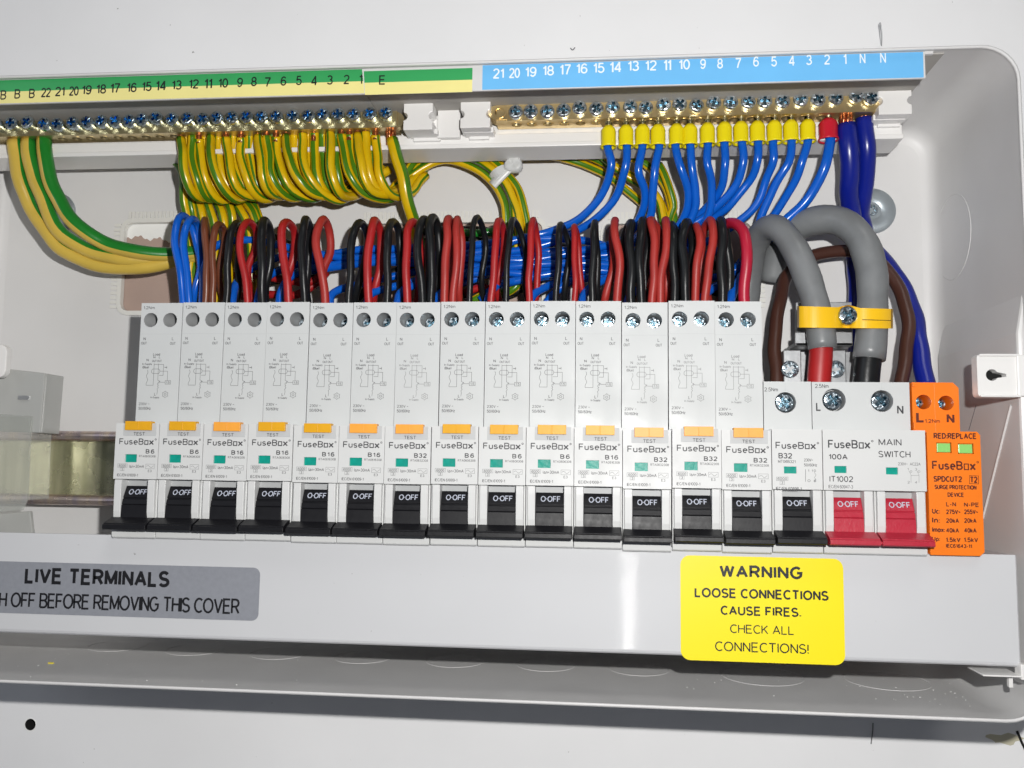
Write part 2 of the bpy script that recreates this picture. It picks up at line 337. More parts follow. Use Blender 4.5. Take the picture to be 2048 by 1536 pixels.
        if caps:
            b = len(s.v) - N * n
            s.f.append(tuple(b + j for j in range(n))[::-1]); s.m.append(m); s.sm.append(False)
            s.f.append(tuple(b + (N - 1) * n + j for j in range(n))); s.m.append(m); s.sm.append(False)
        return s
    def text(s, t, x0, x1, z0, z1, P, m=0, bold=0.0, keep=False):
        """fit the text into the box x0..x1, z0..z1 of the plane P"""
        vs, fs = text_geo(t, bold)
        w0 = max(v[0] for v in vs) - min(v[0] for v in vs); h0 = max(v[1] for v in vs) - min(v[1] for v in vs)
        if len(t) > 1:
            need = (x1 - x0) / (z1 - z0) * h0; k = min(1.32, max(.78, need / w0))
            if k > 1.05 or k < .95:
                vs, fs = text_geo(t, bold, 0, k); w0 = max(v[0] for v in vs) - min(v[0] for v in vs)
                if need > w0 * 1.02: vs, fs = text_geo(t, bold, (need - w0) / (len(t) - 1), k)
                elif need < w0 * .98: vs, fs = text_geo(t, bold, max(-.12, (need - w0) / (len(t) - 1)), k)
        ax0, ax1 = min(v[0] for v in vs), max(v[0] for v in vs); az0, az1 = min(v[1] for v in vs), max(v[1] for v in vs)
        sx = (x1 - x0) / max(1e-6, ax1 - ax0); sz = (z1 - z0) / max(1e-6, az1 - az0)
        if keep: sx = min(sx, sz); x0 = (x0 + x1) / 2 - sx * (ax1 - ax0) / 2
        out = []
        for q in vs:
            p = Vector(P(x0 + (q[0] - ax0) * sx, z0 + (q[1] - az0) * sz))
            if len(q) > 2: p.y -= .005 * q[2]
            out.append(p)
        return s.add(out, fs, m)
    def line(s, pts, w, P, m=0):
        for (a, b), (c, d) in zip(pts, pts[1:]):
            L = math.hypot(c - a, d - b) or 1; dx, dz = (c - a) / L * w / 2, (d - b) / L * w / 2
            q = [(a - dx + dz, b - dz - dx), (c + dx + dz, d + dz - dx), (c + dx - dz, d + dz + dx), (a - dx - dz, b - dz + dx)]
            s.add([P(*p) for p in q], [(0, 1, 2, 3)], m)
        return s
    def mesh(s, name, mats, o=(0, 0, 0)):
        me = bpy.data.meshes.new(name); o = Vector(o)
        me.from_pydata([((Vector(p) - o) * S) for p in s.v], [], s.f)
        for k in (mats if isinstance(mats, (list, tuple)) else [mats]): me.materials.append(MATS[k])
        me.polygons.foreach_set("material_index", s.m); me.polygons.foreach_set("use_smooth", s.sm)
        me.update(); return me
    def build(s, name, mats, parent=None, loc=(0, 0, 0), bevel=0, o=None):
        """vertices are relative to loc unless o (their origin) is given"""
        me = s.mesh(name, mats, o if o is not None else (0, 0, 0))
        return link(name, me, parent, loc, bevel)
def link(name, me, parent=None, loc=(0, 0, 0), bevel=0, rot=None):
    ob = bpy.data.objects.new(name, me); COL.objects.link(ob)
    ob.parent = parent; ob.location = Vector(loc) * S
    if rot is not None: ob.rotation_euler = rot
    if bevel:
        b = ob.modifiers.new("bevel", 'BEVEL'); b.width = bevel * S; b.segments = 2; b.limit_method = 'ANGLE'; b.angle_limit = math.radians(40)
    return ob
def tag(o, label, cat, group=None):
    o["label"] = label; o["category"] = cat
    if group: o["group"] = group
    return o
def thing(name, label, cat, loc=(0, 0, 0), group=None):
    o = bpy.data.objects.new(name, None); COL.objects.link(o); o.location = Vector(loc) * S; o.empty_display_size = 0.01
    return tag(o, label, cat, group)
def copy_tree(o, parent=None):
    c = o.copy(); COL.objects.link(c); c.parent = parent
    for ch in list(o.children): copy_tree(ch, c)
    return c
def spline(pts, step=2.2):
    pts = [Vector(p) for p in pts]; P = [pts[0] * 2 - pts[1]] + pts + [pts[-1] * 2 - pts[-2]]; out = []
    for k in range(1, len(P) - 2):
        a, b, c, d = P[k - 1:k + 3]; n = max(2, int((c - b).length / step))
        for j in range(n):
            t = j / n
            out.append(0.5 * ((2 * b) + (c - a) * t + (2 * a - 5 * b + 4 * c - d) * t * t + (3 * b - a - 3 * c + d) * t ** 3))
    out.append(pts[-1]); return out
def px(path): return [at(u, v, Y) for u, v, Y in path]
FR = lambda y: (lambda a, b: (a, y, b))      # a plane facing the viewer at depth y

# screw head meshes (axis towards the viewer, -Y), origin at the face centre
def screw_mesh(name, r, h, m, slot=0.20, reach=0.68, shank=0, shank_m=None):
    mb = MB(); w = r * slot; L = r * reach; i = r * 0.30
    plus = [(w, i*0.75), (w, L), (-w, L), (-w, i*0.75), (-i*0.75, w), (-L, w), (-L, -w), (-i*0.75, -w), (-w, -i*0.75), (-w, -L), (w, -L), (w, -i*0.75), (i*0.75, -w), (L, -w), (L, w), (i*0.75, w)]
    oc = circle(r * 0.90, 24)
    P = lambda a, b: (a, 0 if a * a + b * b < (r * .8) ** 2 else 0.06 * r, b)
    mb.fill([oc, plus[::-1]], P); D = r * 0.55
    mb.wallring(plus, lambda a, b: (a, 0, b), lambda a, b: (a * .8, D, b * .8), 1); mb.fill([[(a*.8, b*.8) for a, b in plus]], lambda a, b: (a, D, b), 1)
    for q in range(4):                       # the small diagonal ticks of a cross-slot head
        a = math.radians(45 + 90 * q); c, sn = math.cos(a), math.sin(a); t = r * 0.045
        b = [(r*.34*c + t*sn, r*.34*sn - t*c), (r*.78*c + t*sn, r*.78*sn - t*c), (r*.78*c - t*sn, r*.78*sn + t*c), (r*.34*c - t*sn, r*.34*sn + t*c)]
        mb.fill([b], lambda x, z: (x, -0.07, z)); mb.wallring(b, lambda x, z: (x, -.07, z), lambda x, z: (x, .1, z))
    n = 24
    for (r0, y0), (r1, y1) in zip(((r*.90, .06*r), (r, .22*r), (r, h)), ((r, .22*r), (r, h), (r * .7, h + .2))):
        vs = [(a, y0, b) for a, b in circle(r0, n)] + [(a, y1, b) for a, b in circle(r1, n)]
        mb.add(vs, [(k, n + k, n + (k + 1) % n, (k + 1) % n) for k in range(n)], 0, True)
    if shank:
        mb.lathe([(r * .8, 0), (r * .8, shank)], (0, h, 0), (0, 1, 0), 16)
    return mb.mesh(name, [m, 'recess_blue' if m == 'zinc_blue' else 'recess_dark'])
SCREW_BIG = screw_mesh("terminal_screw", 3.55, 2.0, "zinc")
SCREW_SMALL = screw_mesh("terminal_screw", 2.7, 2.0, "zinc")
SCREW_N = screw_mesh("bar_screw", 3.1, 2.2, "zinc_bright", shank=9)
SCREW_E = screw_mesh("bar_screw", 3.0, 2.2, "zinc_blue", shank=10)
SCREW_TINY = screw_mesh("terminal_screw", 2.2, 2.0, "zinc")
def screw(me, parent, loc, name="terminal_screw", tilt=(0, 0)):
    return link(name, me, parent, loc, rot=(tilt[0], random.uniform(0, 6.28), tilt[1]))

# ------------------------------------------------------------------ the wall and the steel enclosure
def struct(o): o["kind"] = "structure"; return o
YB, YW = 82.7, 85.0
XL, XR, ZB, ZT, YF = at(4, 500, 82.7).x - 3, 340.25, -55.8, 186.0, 0.6
hole = at(61, 1449, YW)
mb = MB()
hl = circle(2.9, 20, (hole.x, hole.z))
mb.fill([[(-900, -700), (1200, -700), (1200, 900), (-900, 900)], hl], FR(YW))
mb.wallring(hl, FR(YW), FR(YW + 14), 1); mb.fill([hl], FR(YW + 14), 1)
struct(mb.build("wall", ["painted_board", "hole_black"]))
mb = MB(); a = circle(3.3, 20, (hole.x - .3, hole.z - .2)); b = circle(2.7, 20, (hole.x, hole.z))
mb.fill([a, b[::-1]], FR(YW - .15)); mb.wallring(a, FR(YW - .15), FR(YW + .3))
tag(mb.build("hole_burr", "dust"), "torn pale rim around the round black drilled hole in the white board", "hole rim")

enc = thing("enclosure", "open white steel consumer unit box fixed to the painted board", "enclosure", (80, YB, ZB))
E0 = Vector((80, YB, ZB))
def ring(off): return rrect(XL - off, XR + off, ZB - off, ZT + off, 13 + off * .8, 8)
prof = [(.9, 84.2), (.9, YF + .8), (.7, YF + .3), (.3, YF), (-.1, YF), (-.4, YF + .3), (-.42, YF + .9), (-.15, YF + 1.5), (0, YF + 2.6), (0, 74), (-.5, 78.2), (-1.8, 81), (-3.6, 82.3), (-6, YB)]
mb = MB(); n = len(ring(0)); vs = []; fs = []
for off, y in prof: vs += [(x, y, z) for x, z in ring(off)]
for j in range(len(prof) - 1):
    for k in range(n):
        a, b = j * n + k, j * n + (k + 1) % n; fs.append((a, a + n, b + n, b))
mb.add(vs, fs, 0, True).build("shell", "white_steel", enc, o=E0)
cut = []
for (u0, v0, u1, v1) in ((247, 441, 520, 628), (716, 443, 1090, 628), (1204, 443, 1512, 628)):
    a, b = at(u0, v0, YB), at(u1, v1, YB); cut.append((a.x, b.x, b.z, a.z))
mb = MB()
mb.fill([ring(-6)] + [rrect(*c, 5.5)[::-1] for c in cut], FR(YB))
for c in cut: mb.wallring(rrect(*c, 5.5), FR(YB), FR(84.2))
mb.build("back_panel", "white_steel", enc, o=E0)
for c in cut:                                # toothed rubber edging round each cable entry
    mb = MB(); x0, x1, z0, z1 = c
    lo_, li = rrect(x0 - .6, x1 + .6, z0 - .6, z1 + .6, 6), rrect(x0 + 1.6, x1 - 1.6, z0 + 1.6, z1 - 1.6, 4)
    mb.fill([lo_, li[::-1]], FR(YB - 1.5)); mb.wallring(lo_, FR(YB - 1.5), FR(YB)); mb.wallring(li[::-1], FR(YB - 1.5), FR(YB + 1.3))
    t = MB(); x = x0 + 3
    while x < x1 - 3:
        mb.box(x, x + 1.3, YB - .7, YB + .05, z1 + .7, z1 + 4.2); x += 2.0
    z = z0 + 3
    while z < z1 - 3:
        mb.box(x0 - 4.2, x0 - .7, YB - .7, YB + .05, z, z + 1.5); mb.box(x1 + .7, x1 + 4.2, YB - .7, YB + .05, z, z + 1.5); z += 2.3
    mb.build("edging_strip", "rubber_trim", enc, o=E0)
a, b = at(230, 420, 84.6), at(1530, 640, 84.6)
struct(MB().box(a.x, b.x, 84.5, 84.95, b.z, a.z).build("plaster", "pink_plaster"))
mb = MB(); p0 = at(250, 467, 84.4); pts = [(p0.x, p0.z + 8)]
for k in range(28): pts.append((p0.x + k * .9, p0.z - 1.4 - .9 * math.sin(k * .55) - .5 * math.sin(k * 1.7 + 1) - k * .09))
pts.append((p0.x + 24.3, p0.z + 8))
mb.prism(pts, 84.25, 84.49, 'y'); struct(mb.build("plaster_skim", "dust"))
# pressed knockout circles: fine ridges on the floor and on the right-hand side
def ridge(path, r): return MB().tube(path, r, 6, caps=False)
for u, v in ((205, 1303), (364, 1311), (537, 1319), (710, 1327), (900, 1335), (1088, 1343), (1281, 1352), (1540, 1372), (1802, 1382)):
    f = at(u, v, Z=ZB); R = 12.5 if u < 1400 else 16.5
    ring_ = [(f.x + R * math.sin(t), f.y + R - R * math.cos(t), ZB + .05) for t in [2 * math.pi * k / 40 for k in range(41)]]
    ridge(ring_, 0.10).build("knockout", "white_steel", enc, o=E0)
c = at(1905, 475, X=XR); ring_ = [(XR - .03, c.y + 18.5 * math.cos(t), c.z + 18.5 * math.sin(t)) for t in [2 * math.pi * k / 40 for k in range(41)]]
ridge(ring_, 0.2).build("knockout", "white_steel", enc, o=E0)
# inset lower half of the side wall, its sloping top edge and its diagonal rib
z1, z0 = at(1866, 657, X=XR).z, at(1876, 716, X=XR - 2.6).z
mb = MB(); mb.prism([(XR + .2, z1), (XR - 2.6, z0), (XR - 2.6, ZB + 11), (XR + .2, ZB + 8)], 4.5, 78, 'y')
mb.build("side_step", "white_steel", enc, o=E0, bevel=1.2)
a, b = at(2022, 811, X=XR - 2.7), at(1966, 1036, X=XR - 2.7)
ridge([a, b], .55).build("side_rib", "white_steel", enc, o=E0)
a, b = at(1952, 811, X=XR - 2.65), at(1938, 860, X=XR - 2.65)
ridge([a, b], .16).build("side_seam", "pencil", enc, o=E0)
# lid lock tab with its key slot on the right-hand rim
a, b = at(1953, 708, 3.0), at(2042, 795, 3.0)
kc = at(1984, 750, 3.0); outl = rrect(a.x, b.x, b.z, a.z, 1.6)
slot = []
for t in range(30, 331, 20): slot.append((kc.x + 2.1 * math.cos(math.radians(t)), kc.z + 2.1 * math.sin(math.radians(t))))
slot += [(kc.x + 4.9, kc.z - .6), (kc.x + 4.9, kc.z + .4)]
mb = MB(); mb.fill([outl, slot[::-1]], FR(3.0)); mb.wallring(outl, FR(3.0), FR(7.5)); mb.wallring(slot, FR(3), FR(6.5)); mb.fill([slot], FR(6.5), 1)
rimz = [(0, a.z - .9, a.z), (0, b.z, b.z + .9)]
for _, q0, q1 in rimz: mb.box(a.x + .6, b.x - .2, 1.9, 3.3, q0, q1)
mb.box(b.x - 1.2, b.x + 1.5, 2.1, 9, b.z + .4, a.z - .4)
mb.build("lock_tab", ["white_plastic", "hole_black"], enc, o=E0, bevel=.35)

# loose marks on the board
mb = MB(); mb.tube(spline(px([(1763, 92, 84.2), (1764, 72, 82), (1762, 52, 80), (1760.5, 45, 79.5), (1758.5, 50, 80), (1760, 68, 82), (1762, 90, 84.2)]), .6), .22, 6)
tag(mb.build("stray_wire", "galvanised"), "hairpin of thin grey wire standing above the top rim on the board", "wire")
mb = MB(); mb.tube(spline(px([(1746, 1446, 84.8), (1745, 1466, 84.7), (1742, 1488, 84.8)]), .8), .22, 6)
tag(mb.build("pencil_line", "pencil"), "short dark hairline on the board below the lower rim", "mark")
mb = MB(); mb.tube(spline(px([(1141, 96, 84.8), (1145, 100, 84.6), (1150, 95, 84.8)]), .6), .25, 6)
tag(mb.build("paint_chip", "pencil"), "tiny dark chip on the board above the blue strip", "mark")
mb = MB(); mb.tube(px([(2034, 1462, 84.8), (2043, 1484, 84.8), (2054, 1506, 84.8)]), .55, 6)
tag(mb.build("board_crack", "hole_black"), "dark slanting crack in the board at the lower right corner", "mark")
mb = MB(); s0 = at(2010, 1478, 84.9); pts = [(s0.x + (7 + 2 * math.sin(3 * t)) * math.cos(t), s0.z + (2.2 + .6 * math.cos(5 * t)) * math.sin(t)) for t in [2 * math.pi * k / 24 for k in range(24)]]
mb.fill([pts], FR(84.9)); tag(mb.build("stain", "stain"), "faint yellowish stain on the board beside the slanting crack", "stain")
mb = MB()
for u, v in [(1350+random.random()*640, 1385+random.random()*45) for _ in range(14)] + [(1780 + random.random() * 190, 1395 + random.random() * 50) for _ in range(22)] + [(20+random.random()*700, 1300+random.random()*70) for _ in range(14)]:
    f = at(u, v - 30 if u > 1000 else v, Z=ZB)
    if f.y < 3.5 or f.y > 60: continue
    r = random.uniform(.08, .2); mb.box(f.x - r, f.x + r * 1.5, f.y - r, f.y + r, ZB - .1, ZB + r * .7)
o = mb.build("dust", "dust"); o["kind"] = "stuff"; o["label"] = "white specks of swarf on the enclosure floor"
f = at(102, 1327, Z=ZB); mb = MB().box(f.x - 1.2, f.x + 1.2, f.y - .35, f.y + .35, ZB, ZB + .4)
tag(mb.build("insulation_scrap", "ferrule_yellow", bevel=.1), "tiny yellow scrap of insulation on the enclosure floor", "scrap")

# ------------------------------------------------------------------ fixings with wide washers on the back panel
def fixing(u, v, label):
    c = at(u, v, YB - .2); t = thing("wall_fixing", label, "washer", c, "washers fixing the box to the wall")
    MB().lathe([(10.6, 0), (10.6, 1.1), (10.2, 1.5), (4.2, 1.9), (3.8, 1.6)], (0, 0, 0), (0, -1, 0), 40).build("washer", "zinc_dull", t)
    link("screw", SCREW_SMALL, t, (-.3, -2.2, .2), rot=(0, .5, 0))
fixing(1743, 423, "wide steel washer and screw beside the dark blue cables")
fixing(112, 427, "wide steel washer half hidden behind the thick earth cables")

# ------------------------------------------------------------------ DIN rail and clear end shroud
mb = MB(); rz = 25.4
rl = lambda zc, sg: [(69.2 - 2.4 * math.cos(math.radians(t)), zc + sg * 2.35 * math.sin(math.radians(t))) for t in range(-80, 81, 20)]
pf = [(70.5, 17.4)] + rl(15.1, -1) + [(74, 12.6), (74, -12.6)] + rl(-15.1, -1) + [(70.5, -17.4), (75.2, -13.7), (75.2, 13.7)]
for k in range(len(pf)):
    (a, b), (c, d) = pf[k], pf[(k + 1) % len(pf)]
    web = {a, c} == {74}
    mb.add([(XL + 1, a, rz + b), (XL + 1, c, rz + d), (325, c, rz + d), (325, a, rz + b)], [(0, 1, 2, 3)], 0 if web else 1)
tag(mb.build("din_rail", ["rail_web", "rail_flange"], bevel=.5), "plated steel mounting rail running behind the row of breakers", "rail")
a = at(88, 742, 50); b = at(64, 1050, 60)
t = thing("end_shroud", "clear plastic shroud clipped over the rail at the left edge", "shroud", (a.x, 60, 25))
O = Vector((a.x, 60, 25))
q = [at(90, 746, 52), at(-30, 733, 52), at(-30, 862, 52), at(80, 866, 52)]
mb = MB(); mb.prism([(p.x, p.z) for p in q], 52, 53.3, 'y')
mb.prism([(q[0].x - 3, q[0].z - .2), (q[0].x, q[0].z), (q[3].x, q[3].z), (q[3].x - 3.5, q[3].z)], 53.35, 66.5, 'y')
mb.prism([(q[1].x, q[1].z - 1.2), (q[0].x - 3.1, q[0].z - 1.4), (q[0].x - 3.1, q[0].z - .25), (q[1].x, q[1].z - .05)], 53.35, 66.5, 'y')
mb.build("shroud_block", "clear_plastic", t, o=O, bevel=.5)
q = [at(62, 832, 50.4), at(-30, 826, 50.4), at(-30, 1026, 50.4), at(46, 1020, 50.4), at(55, 1000, 50.4)]
mb = MB(); mb.prism([(p.x, p.z) for p in q], 50.2, 51.2, 'y'); mb.prism([(q[0].x - .9, q[0].z), (q[0].x, q[0].z), (q[4].x, q[4].z), (q[4].x - .9, q[4].z)], 51.25, 66, 'y')
mb.build("shroud_plate", "clear_plate", t, o=O, bevel=.3)
q = [at(60, 1022, 58), at(-30, 1030, 58), at(-30, 1075, 58), at(66, 1075, 58)]
mb = MB(); mb.prism([(p.x, p.z) for p in q], 58, 60, 'y'); mb.build("shroud_foot", "clear_plastic", t, o=O, bevel=.4)
z_ = at(50, 795, 51.8); MB().box(z_.x - 3, z_.x + 2, 51.2, 51.95, z_.z - 1, z_.z + .8).build("clip_slot", "galvanised", t, o=O)
z_ = at(30, 832, 51.8); MB().box(z_.x - 26, z_.x + 4, 51.5, 51.95, z_.z - .35, z_.z + .35).build("seam", "shade_and_seam_grey", t, o=O)
a = at(4, 712, 46); mb = MB().prism(rrect(a.x - 3.6, a.x + 3.6, a.z - 10, a.z + 5, 3.4), 44, 47.5, 'y')
tag(mb.build("plastic_tab", "white_plastic", bevel=.4), "rounded pinkish white plastic tab above the clear shroud at the left edge", "tab")

# ------------------------------------------------------------------ breakers
P = 17.8
N0, N1 = 43.6, 93.65
def lx(z): return (z - 582) / 21.7
def lz(z): return (1385 - z) / 21.9
def tx(z): return (z - 268) / 20.4
def tz(z): return N1 - (z - 810) / 20.26
TY = 13.9
def toggle_bm(w0, w1, x0, x1):
    mb = MB()
    mb.prism([(9, 19.3), (3.7, 19.3), (1.45, 14.95), (1.75, 14.75), (1.75, 14.45), (1.2, 14.25), (.7, 12.4), (1.1, 12.25), (.55, 12.0), (.4, 9.8), (.1, 6.6), (9, 6.6)], w0, w1, 'x')
    mb.prism([(3, 7.2), (-.1, 7.4), (-5.4, 5.5), (-5.6, 5.3), (-5.6, 5.1), (-5.95, 5.0), (-6.3, 4.9), (-6.4, 3.4), (-5.8, 3.0), (.6, 3.0), (3, 3.4)], x0, x1, 'x')
    return mb
def toggle_print():
    p = Vector((0, 3.7 - 2.25 * .27, 19.3 - 4.35 * .27)); q = Vector((0, 3.7 - 2.25 * .78, 19.3 - 4.35 * .78)); d = (q - p); n = Vector((0, -d.z, d.y)).normalized()
    if n.y > 0: n = -n
    L = d.length; mb = MB()
    Pm = lambda a, b: (a, *((p + d * (1 - b / L) + n * .07)[1:]))
    return mb.text("O·OFF", 5.5, 12.7, .1, L - .1, Pm, 0, .006)
def logo(mb, x0, x1, z0, z1, Pm, m, bold=.008):
    w = x1 - x0; hcap = z1 - z0; xh = hcap * .74
    mb.text("FuseB", x0, x0 + w * .655, z0, z1, Pm, m, bold)
    a, b, t = x0 + w * .675, x0 + w * .785, w * .024
    mb.fill([[(a, z0), (b, z0), (b, z0 + xh), (a, z0 + xh)], [(a + t, z0 + t), (a + t, z0 + xh - t), (b - t, z0 + xh - t), (b - t, z0 + t)]], Pm, m)
    mb.text("x", x0 + w * .80, x0 + w * .93, z0, z0 + xh, Pm, m, bold)
    c = (x0 + w * .975, z1 - w * .02); mb.fill([circle(w * .026, 10, c), circle(w * .013, 10, c)[::-1]], Pm, m)
def nose(mb, x0, x1, win, slots, zt=N0, full=True):
    """front half of a breaker: legend panel with flag windows, toggle bays with their cheeks, base"""
    g = .12
    holes = [[(a, c), (b, c), (b, d), (a, d)] for a, b, c, d in win]
    mb.fill([[(x0 + g, 22.0), (x1 - g, 22.0), (x1 - g, zt), (x0 + g, zt)]] + [h[::-1] for h in holes], FR(0))
    for h in holes: mb.wallring(h, FR(0), FR(1.0)); 
    o_ = [(x0 + g, 22.0), (x1 - g, 22.0), (x1 - g, zt), (x0 + g, zt)]
    mb.wallring(o_, FR(0), FR(62))
    mb.box(x0 + g, x1 - g, 6.2, 62, .3, 21.99)                           # floor of the toggle bays
    mb.prism([(1.0, -.2), (.85, 2.6), (6.3, 2.75), (6.3, -.7), (1.6, -.7)], x0 + g, x1 - g, 'x')
    ck = [(0, 21.8), (-.15, 19.0), (0, 14), (.15, 9.5), (.8, 6.4), (1.7, 4.8), (6.3, 4.8), (6.3, 21.8)]
    ed = [(1.3, 21.8), (1.3, 2.6), (6.3, 2.6), (6.3, 21.8)]
    for a, b, c, d in slots:                                            # outer-left, inner-left, inner-right, outer-right
        mb.prism(ck, a + .75, b, 'x'); mb.prism(ck, c, d - .75, 'x')
        mb.prism(ed, a + g, a + .74, 'x'); mb.prism(ed, d - .74, d - g, 'x')
        mb.fill([[(b, 14), (c, 14), (c, 21.9), (b, 21.9)]], FR(5.0), 1)  # shadowed back of the bay, painted grey
def termblock(mb, x0, x1, z0, z1, holes, depth=11.0, groove=None):
    g = .12; o_ = [(x0 + g, z0), (x1 - g, z0), (x1 - g, z1), (x0 + g, z1)]
    cs = [circle(r, 28, (x, z)) for x, z, r in holes]
    mb.fill([o_] + [c[::-1] for c in cs], FR(TY))
    ri = [(x0 + g, z0), (x1 - g, z0), (x1 - g, z1), (x0 + g, z1)]
    mb.wallring(ri, FR(TY), FR(62)); mb.fill([ri[::-1]], FR(62))
    for (x, z, r), c in zip(holes, cs):
        mb.wallring(c, FR(TY), FR(TY + depth + 4), 1, True); mb.fill([c], FR(TY + depth + 4), 1)  # same plastic as the body, its shade painted as darker grey
    if groove: mb.box(x0 + .2, x1 - .2, TY - .012, TY + .1, groove - .06, groove + .06, 1)
BM = ["breaker_plastic", "shade_and_seam_grey"]
BMF = ["breaker_front_plastic", "shade_and_seam_grey"]
SL = [(0, lx(660), lx(890), P)]
HX = [(4.35, 86.6, 2.95), (12.6, 86.6, 2.95)]
WIN = [(lx(678), lx(782), lz(762), lz(694))]
NP, TP = FR(-.03), FR(TY - .03)
def device_legend(rating, code):
    mb = MB()
    mb.text("TEST", lx(745), lx(842), lz(535), lz(507), FR(-.18), 0, .006)
    logo(mb, lx(620), lx(948), lz(613), lz(560), NP, 0)
    x0 = lx(830) if len(rating) == 3 else lx(858)
    mb.text(rating, x0, lx(934), lz(687), lz(650), NP, 0, .02)
    mb.text(code, lx(802), lx(946), lz(719), lz(700), NP, 0, .0)
    bx = lambda a, b, c, d, w=.09: mb.line([(lx(a), lz(c)), (lx(b), lz(c)), (lx(b), lz(d)), (lx(a), lz(d)), (lx(a), lz(c))], w, NP, 1)
    bx(618, 702, 776, 806); mb.text("6000", lx(628), lx(692), lz(802), lz(781), NP, 0)
    bx(642, 676, 808, 834); mb.text("3", lx(653), lx(666), lz(831), lz(812), NP, 0)
    mb.text("I∆n=30mA", lx(720), lx(850), lz(808), lz(783), NP, 0)
    bx(865, 940, 776, 814)
    mb.line([(lx(872 + k * 7.5), lz(796 - 9 * math.sin(k * .9))) for k in range(9)], .09, NP, 0)
    mb.text("E3", lx(886), lx(918), lz(843), lz(823), NP, 0)
    mb.text("IEC/EN 61009-1", lx(617), lx(800), lz(882), lz(858), NP, 0)
    return mb
def circuit(mb, m=2):
    w = .12
    L = lambda pts, ww=w: mb.line([(tx(a), tz(b)) for a, b in pts], ww, TP, m)
    T = lambda s, a, b, c, d, mm=3: mb.text(s, tx(a), tx(b), tz(d), tz(c), TP, mm)
    T("1.2Nm", 290, 386, 836, 862, 1); T("N", 303, 322, 1098, 1122, 1); T("OUT", 284, 332, 1136, 1158, 1)
    T("L", 550, 564, 1098, 1122, 1); T("OUT", 535, 583, 1138, 1160, 1)
    T("Load", 394, 454, 1230, 1251); T("N", 398, 415, 1256, 1273); T("L", 446, 457, 1256, 1273)
    T("OUT", 388, 427, 1286, 1304); T("OUT", 432, 471, 1286, 1304); T("N", 339, 357, 1277, 1298)
    T("In-Supply", 304, 389, 1312, 1332); T("(Blue)", 307, 363, 1337, 1358)
    L([(408, 1318), (408, 1497)]); L([(446, 1318), (446, 1455)]); L([(408, 1324), (490, 1324), (490, 1415), (455, 1415)])
    L([(500, 1348), (518, 1348)], .2); L([(518, 1338), (518, 1358)])
    rr = rrect(388, 460, 1362, 1400, 17, 4); L(rr + [rr[0]])
    L([(460, 1380), (528, 1380), (528, 1458)]); L([(511, 1458), (558, 1458), (558, 1487), (511, 1487), (511, 1458)]); T("1.5", 520, 550, 1464, 1482)
    L([(511, 1472), (470, 1472), (464, 1464), (456, 1482)]); L([(446, 1455), (462, 1462), (446, 1480)])
    L([(352 + 6 * math.sin(k * 1.1), 1372 + k * 11.3) for k in range(11)] + [(347, 1497), (408, 1497)])
    L([(446, 1480), (446, 1492), (454, 1496), (446, 1506), (454, 1516), (444, 1528), (448, 1545), (444, 1572)])
    T("L", 421, 434, 1560, 1582); T("In-Supply", 391, 467, 1589, 1608)
    g = [(516 + (28 if k % 2 else 20) * math.cos(k * math.pi / 6), 1572 + (28 if k % 2 else 20) * math.sin(k * math.pi / 6)) for k in range(13)]
    L(g); c = circle(9, 10, (516, 1572)); L(c + [c[0]])
    T("230V ~", 292, 384, 1640, 1662, 1); T("50/60Hz", 292, 398, 1676, 1700, 1)
    return mb
LEG = ["grey_ink", "grey_ink", "grey_ink", "dark_ink"]
body_mb = MB(); nose(body_mb, 0, P, WIN, SL); body_me = body_mb.mesh("body", BMF)
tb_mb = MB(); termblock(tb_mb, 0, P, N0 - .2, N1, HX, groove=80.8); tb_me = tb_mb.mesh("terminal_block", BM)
tog_me = toggle_bm(lx(662) + .05, lx(888) - .05, .42, P - .42).mesh("toggle", "black_toggle")
tpr_me = toggle_print().mesh("toggle_print", "white_ink")
inset_me = MB().box(lx(652), lx(942), -.14, .3, lz(537), N0 - .02).mesh("test_panel", "breaker_inset")
def button_mb():
    mb = MB(); mb.box(lx(676), lx(904), -1.15, 2, lz(490), lz(414)); mb.box(lx(786), lx(794), -1.28, -1.1, lz(486), lz(418)); return mb
but_a, but_b = button_mb().mesh("test_button", "test_amber"), button_mb().mesh("test_button", "test_orange")
flag_me = MB().fill([[(WIN[0][0], WIN[0][2]), (WIN[0][1], WIN[0][2]), (WIN[0][1], WIN[0][3]), (WIN[0][0], WIN[0][3])]], FR(.7)).mesh("indicator_flag", "green_flag")
cir_me = circuit(MB()).mesh("wiring_diagram", LEG)
cir_pale = circuit(MB()).mesh("wiring_diagram", ["grey_ink", "grey_ink", "pale_ink", "pale_ink"])
ORD = ["first", "second", "third", "fourth", "fifth", "sixth", "seventh", "eighth", "ninth", "tenth", "eleventh", "twelfth", "thirteenth", "fourteenth"]
RAT = ["B6", "B6", "B16", "B16", "B16", "B16", "B32", "B6", "B6", "B6", "B16", "B32", "B32", "B32"]
CODE = {"B6": "RTA0606308", "B16": "RTA0616308", "B32": "RTA0632308"}
leg_me = {r: device_legend(r, CODE[r]).mesh("front_legend", ["grey_ink", "pale_ink"]) for r in CODE}
BUT = "aabaabbaaaabbb"; PALE = {6, 11, 12, 13}
DZ = [0, .1, 0, .15, -.25, -.2, -.3, -.05, -.1, 0, -.05, -.65, -.1, -.45]
DX = [0, 0, 0, 0, .15, .02, .0, .12, .12, .1, .05, .0, .15, .1]
ncount = {}
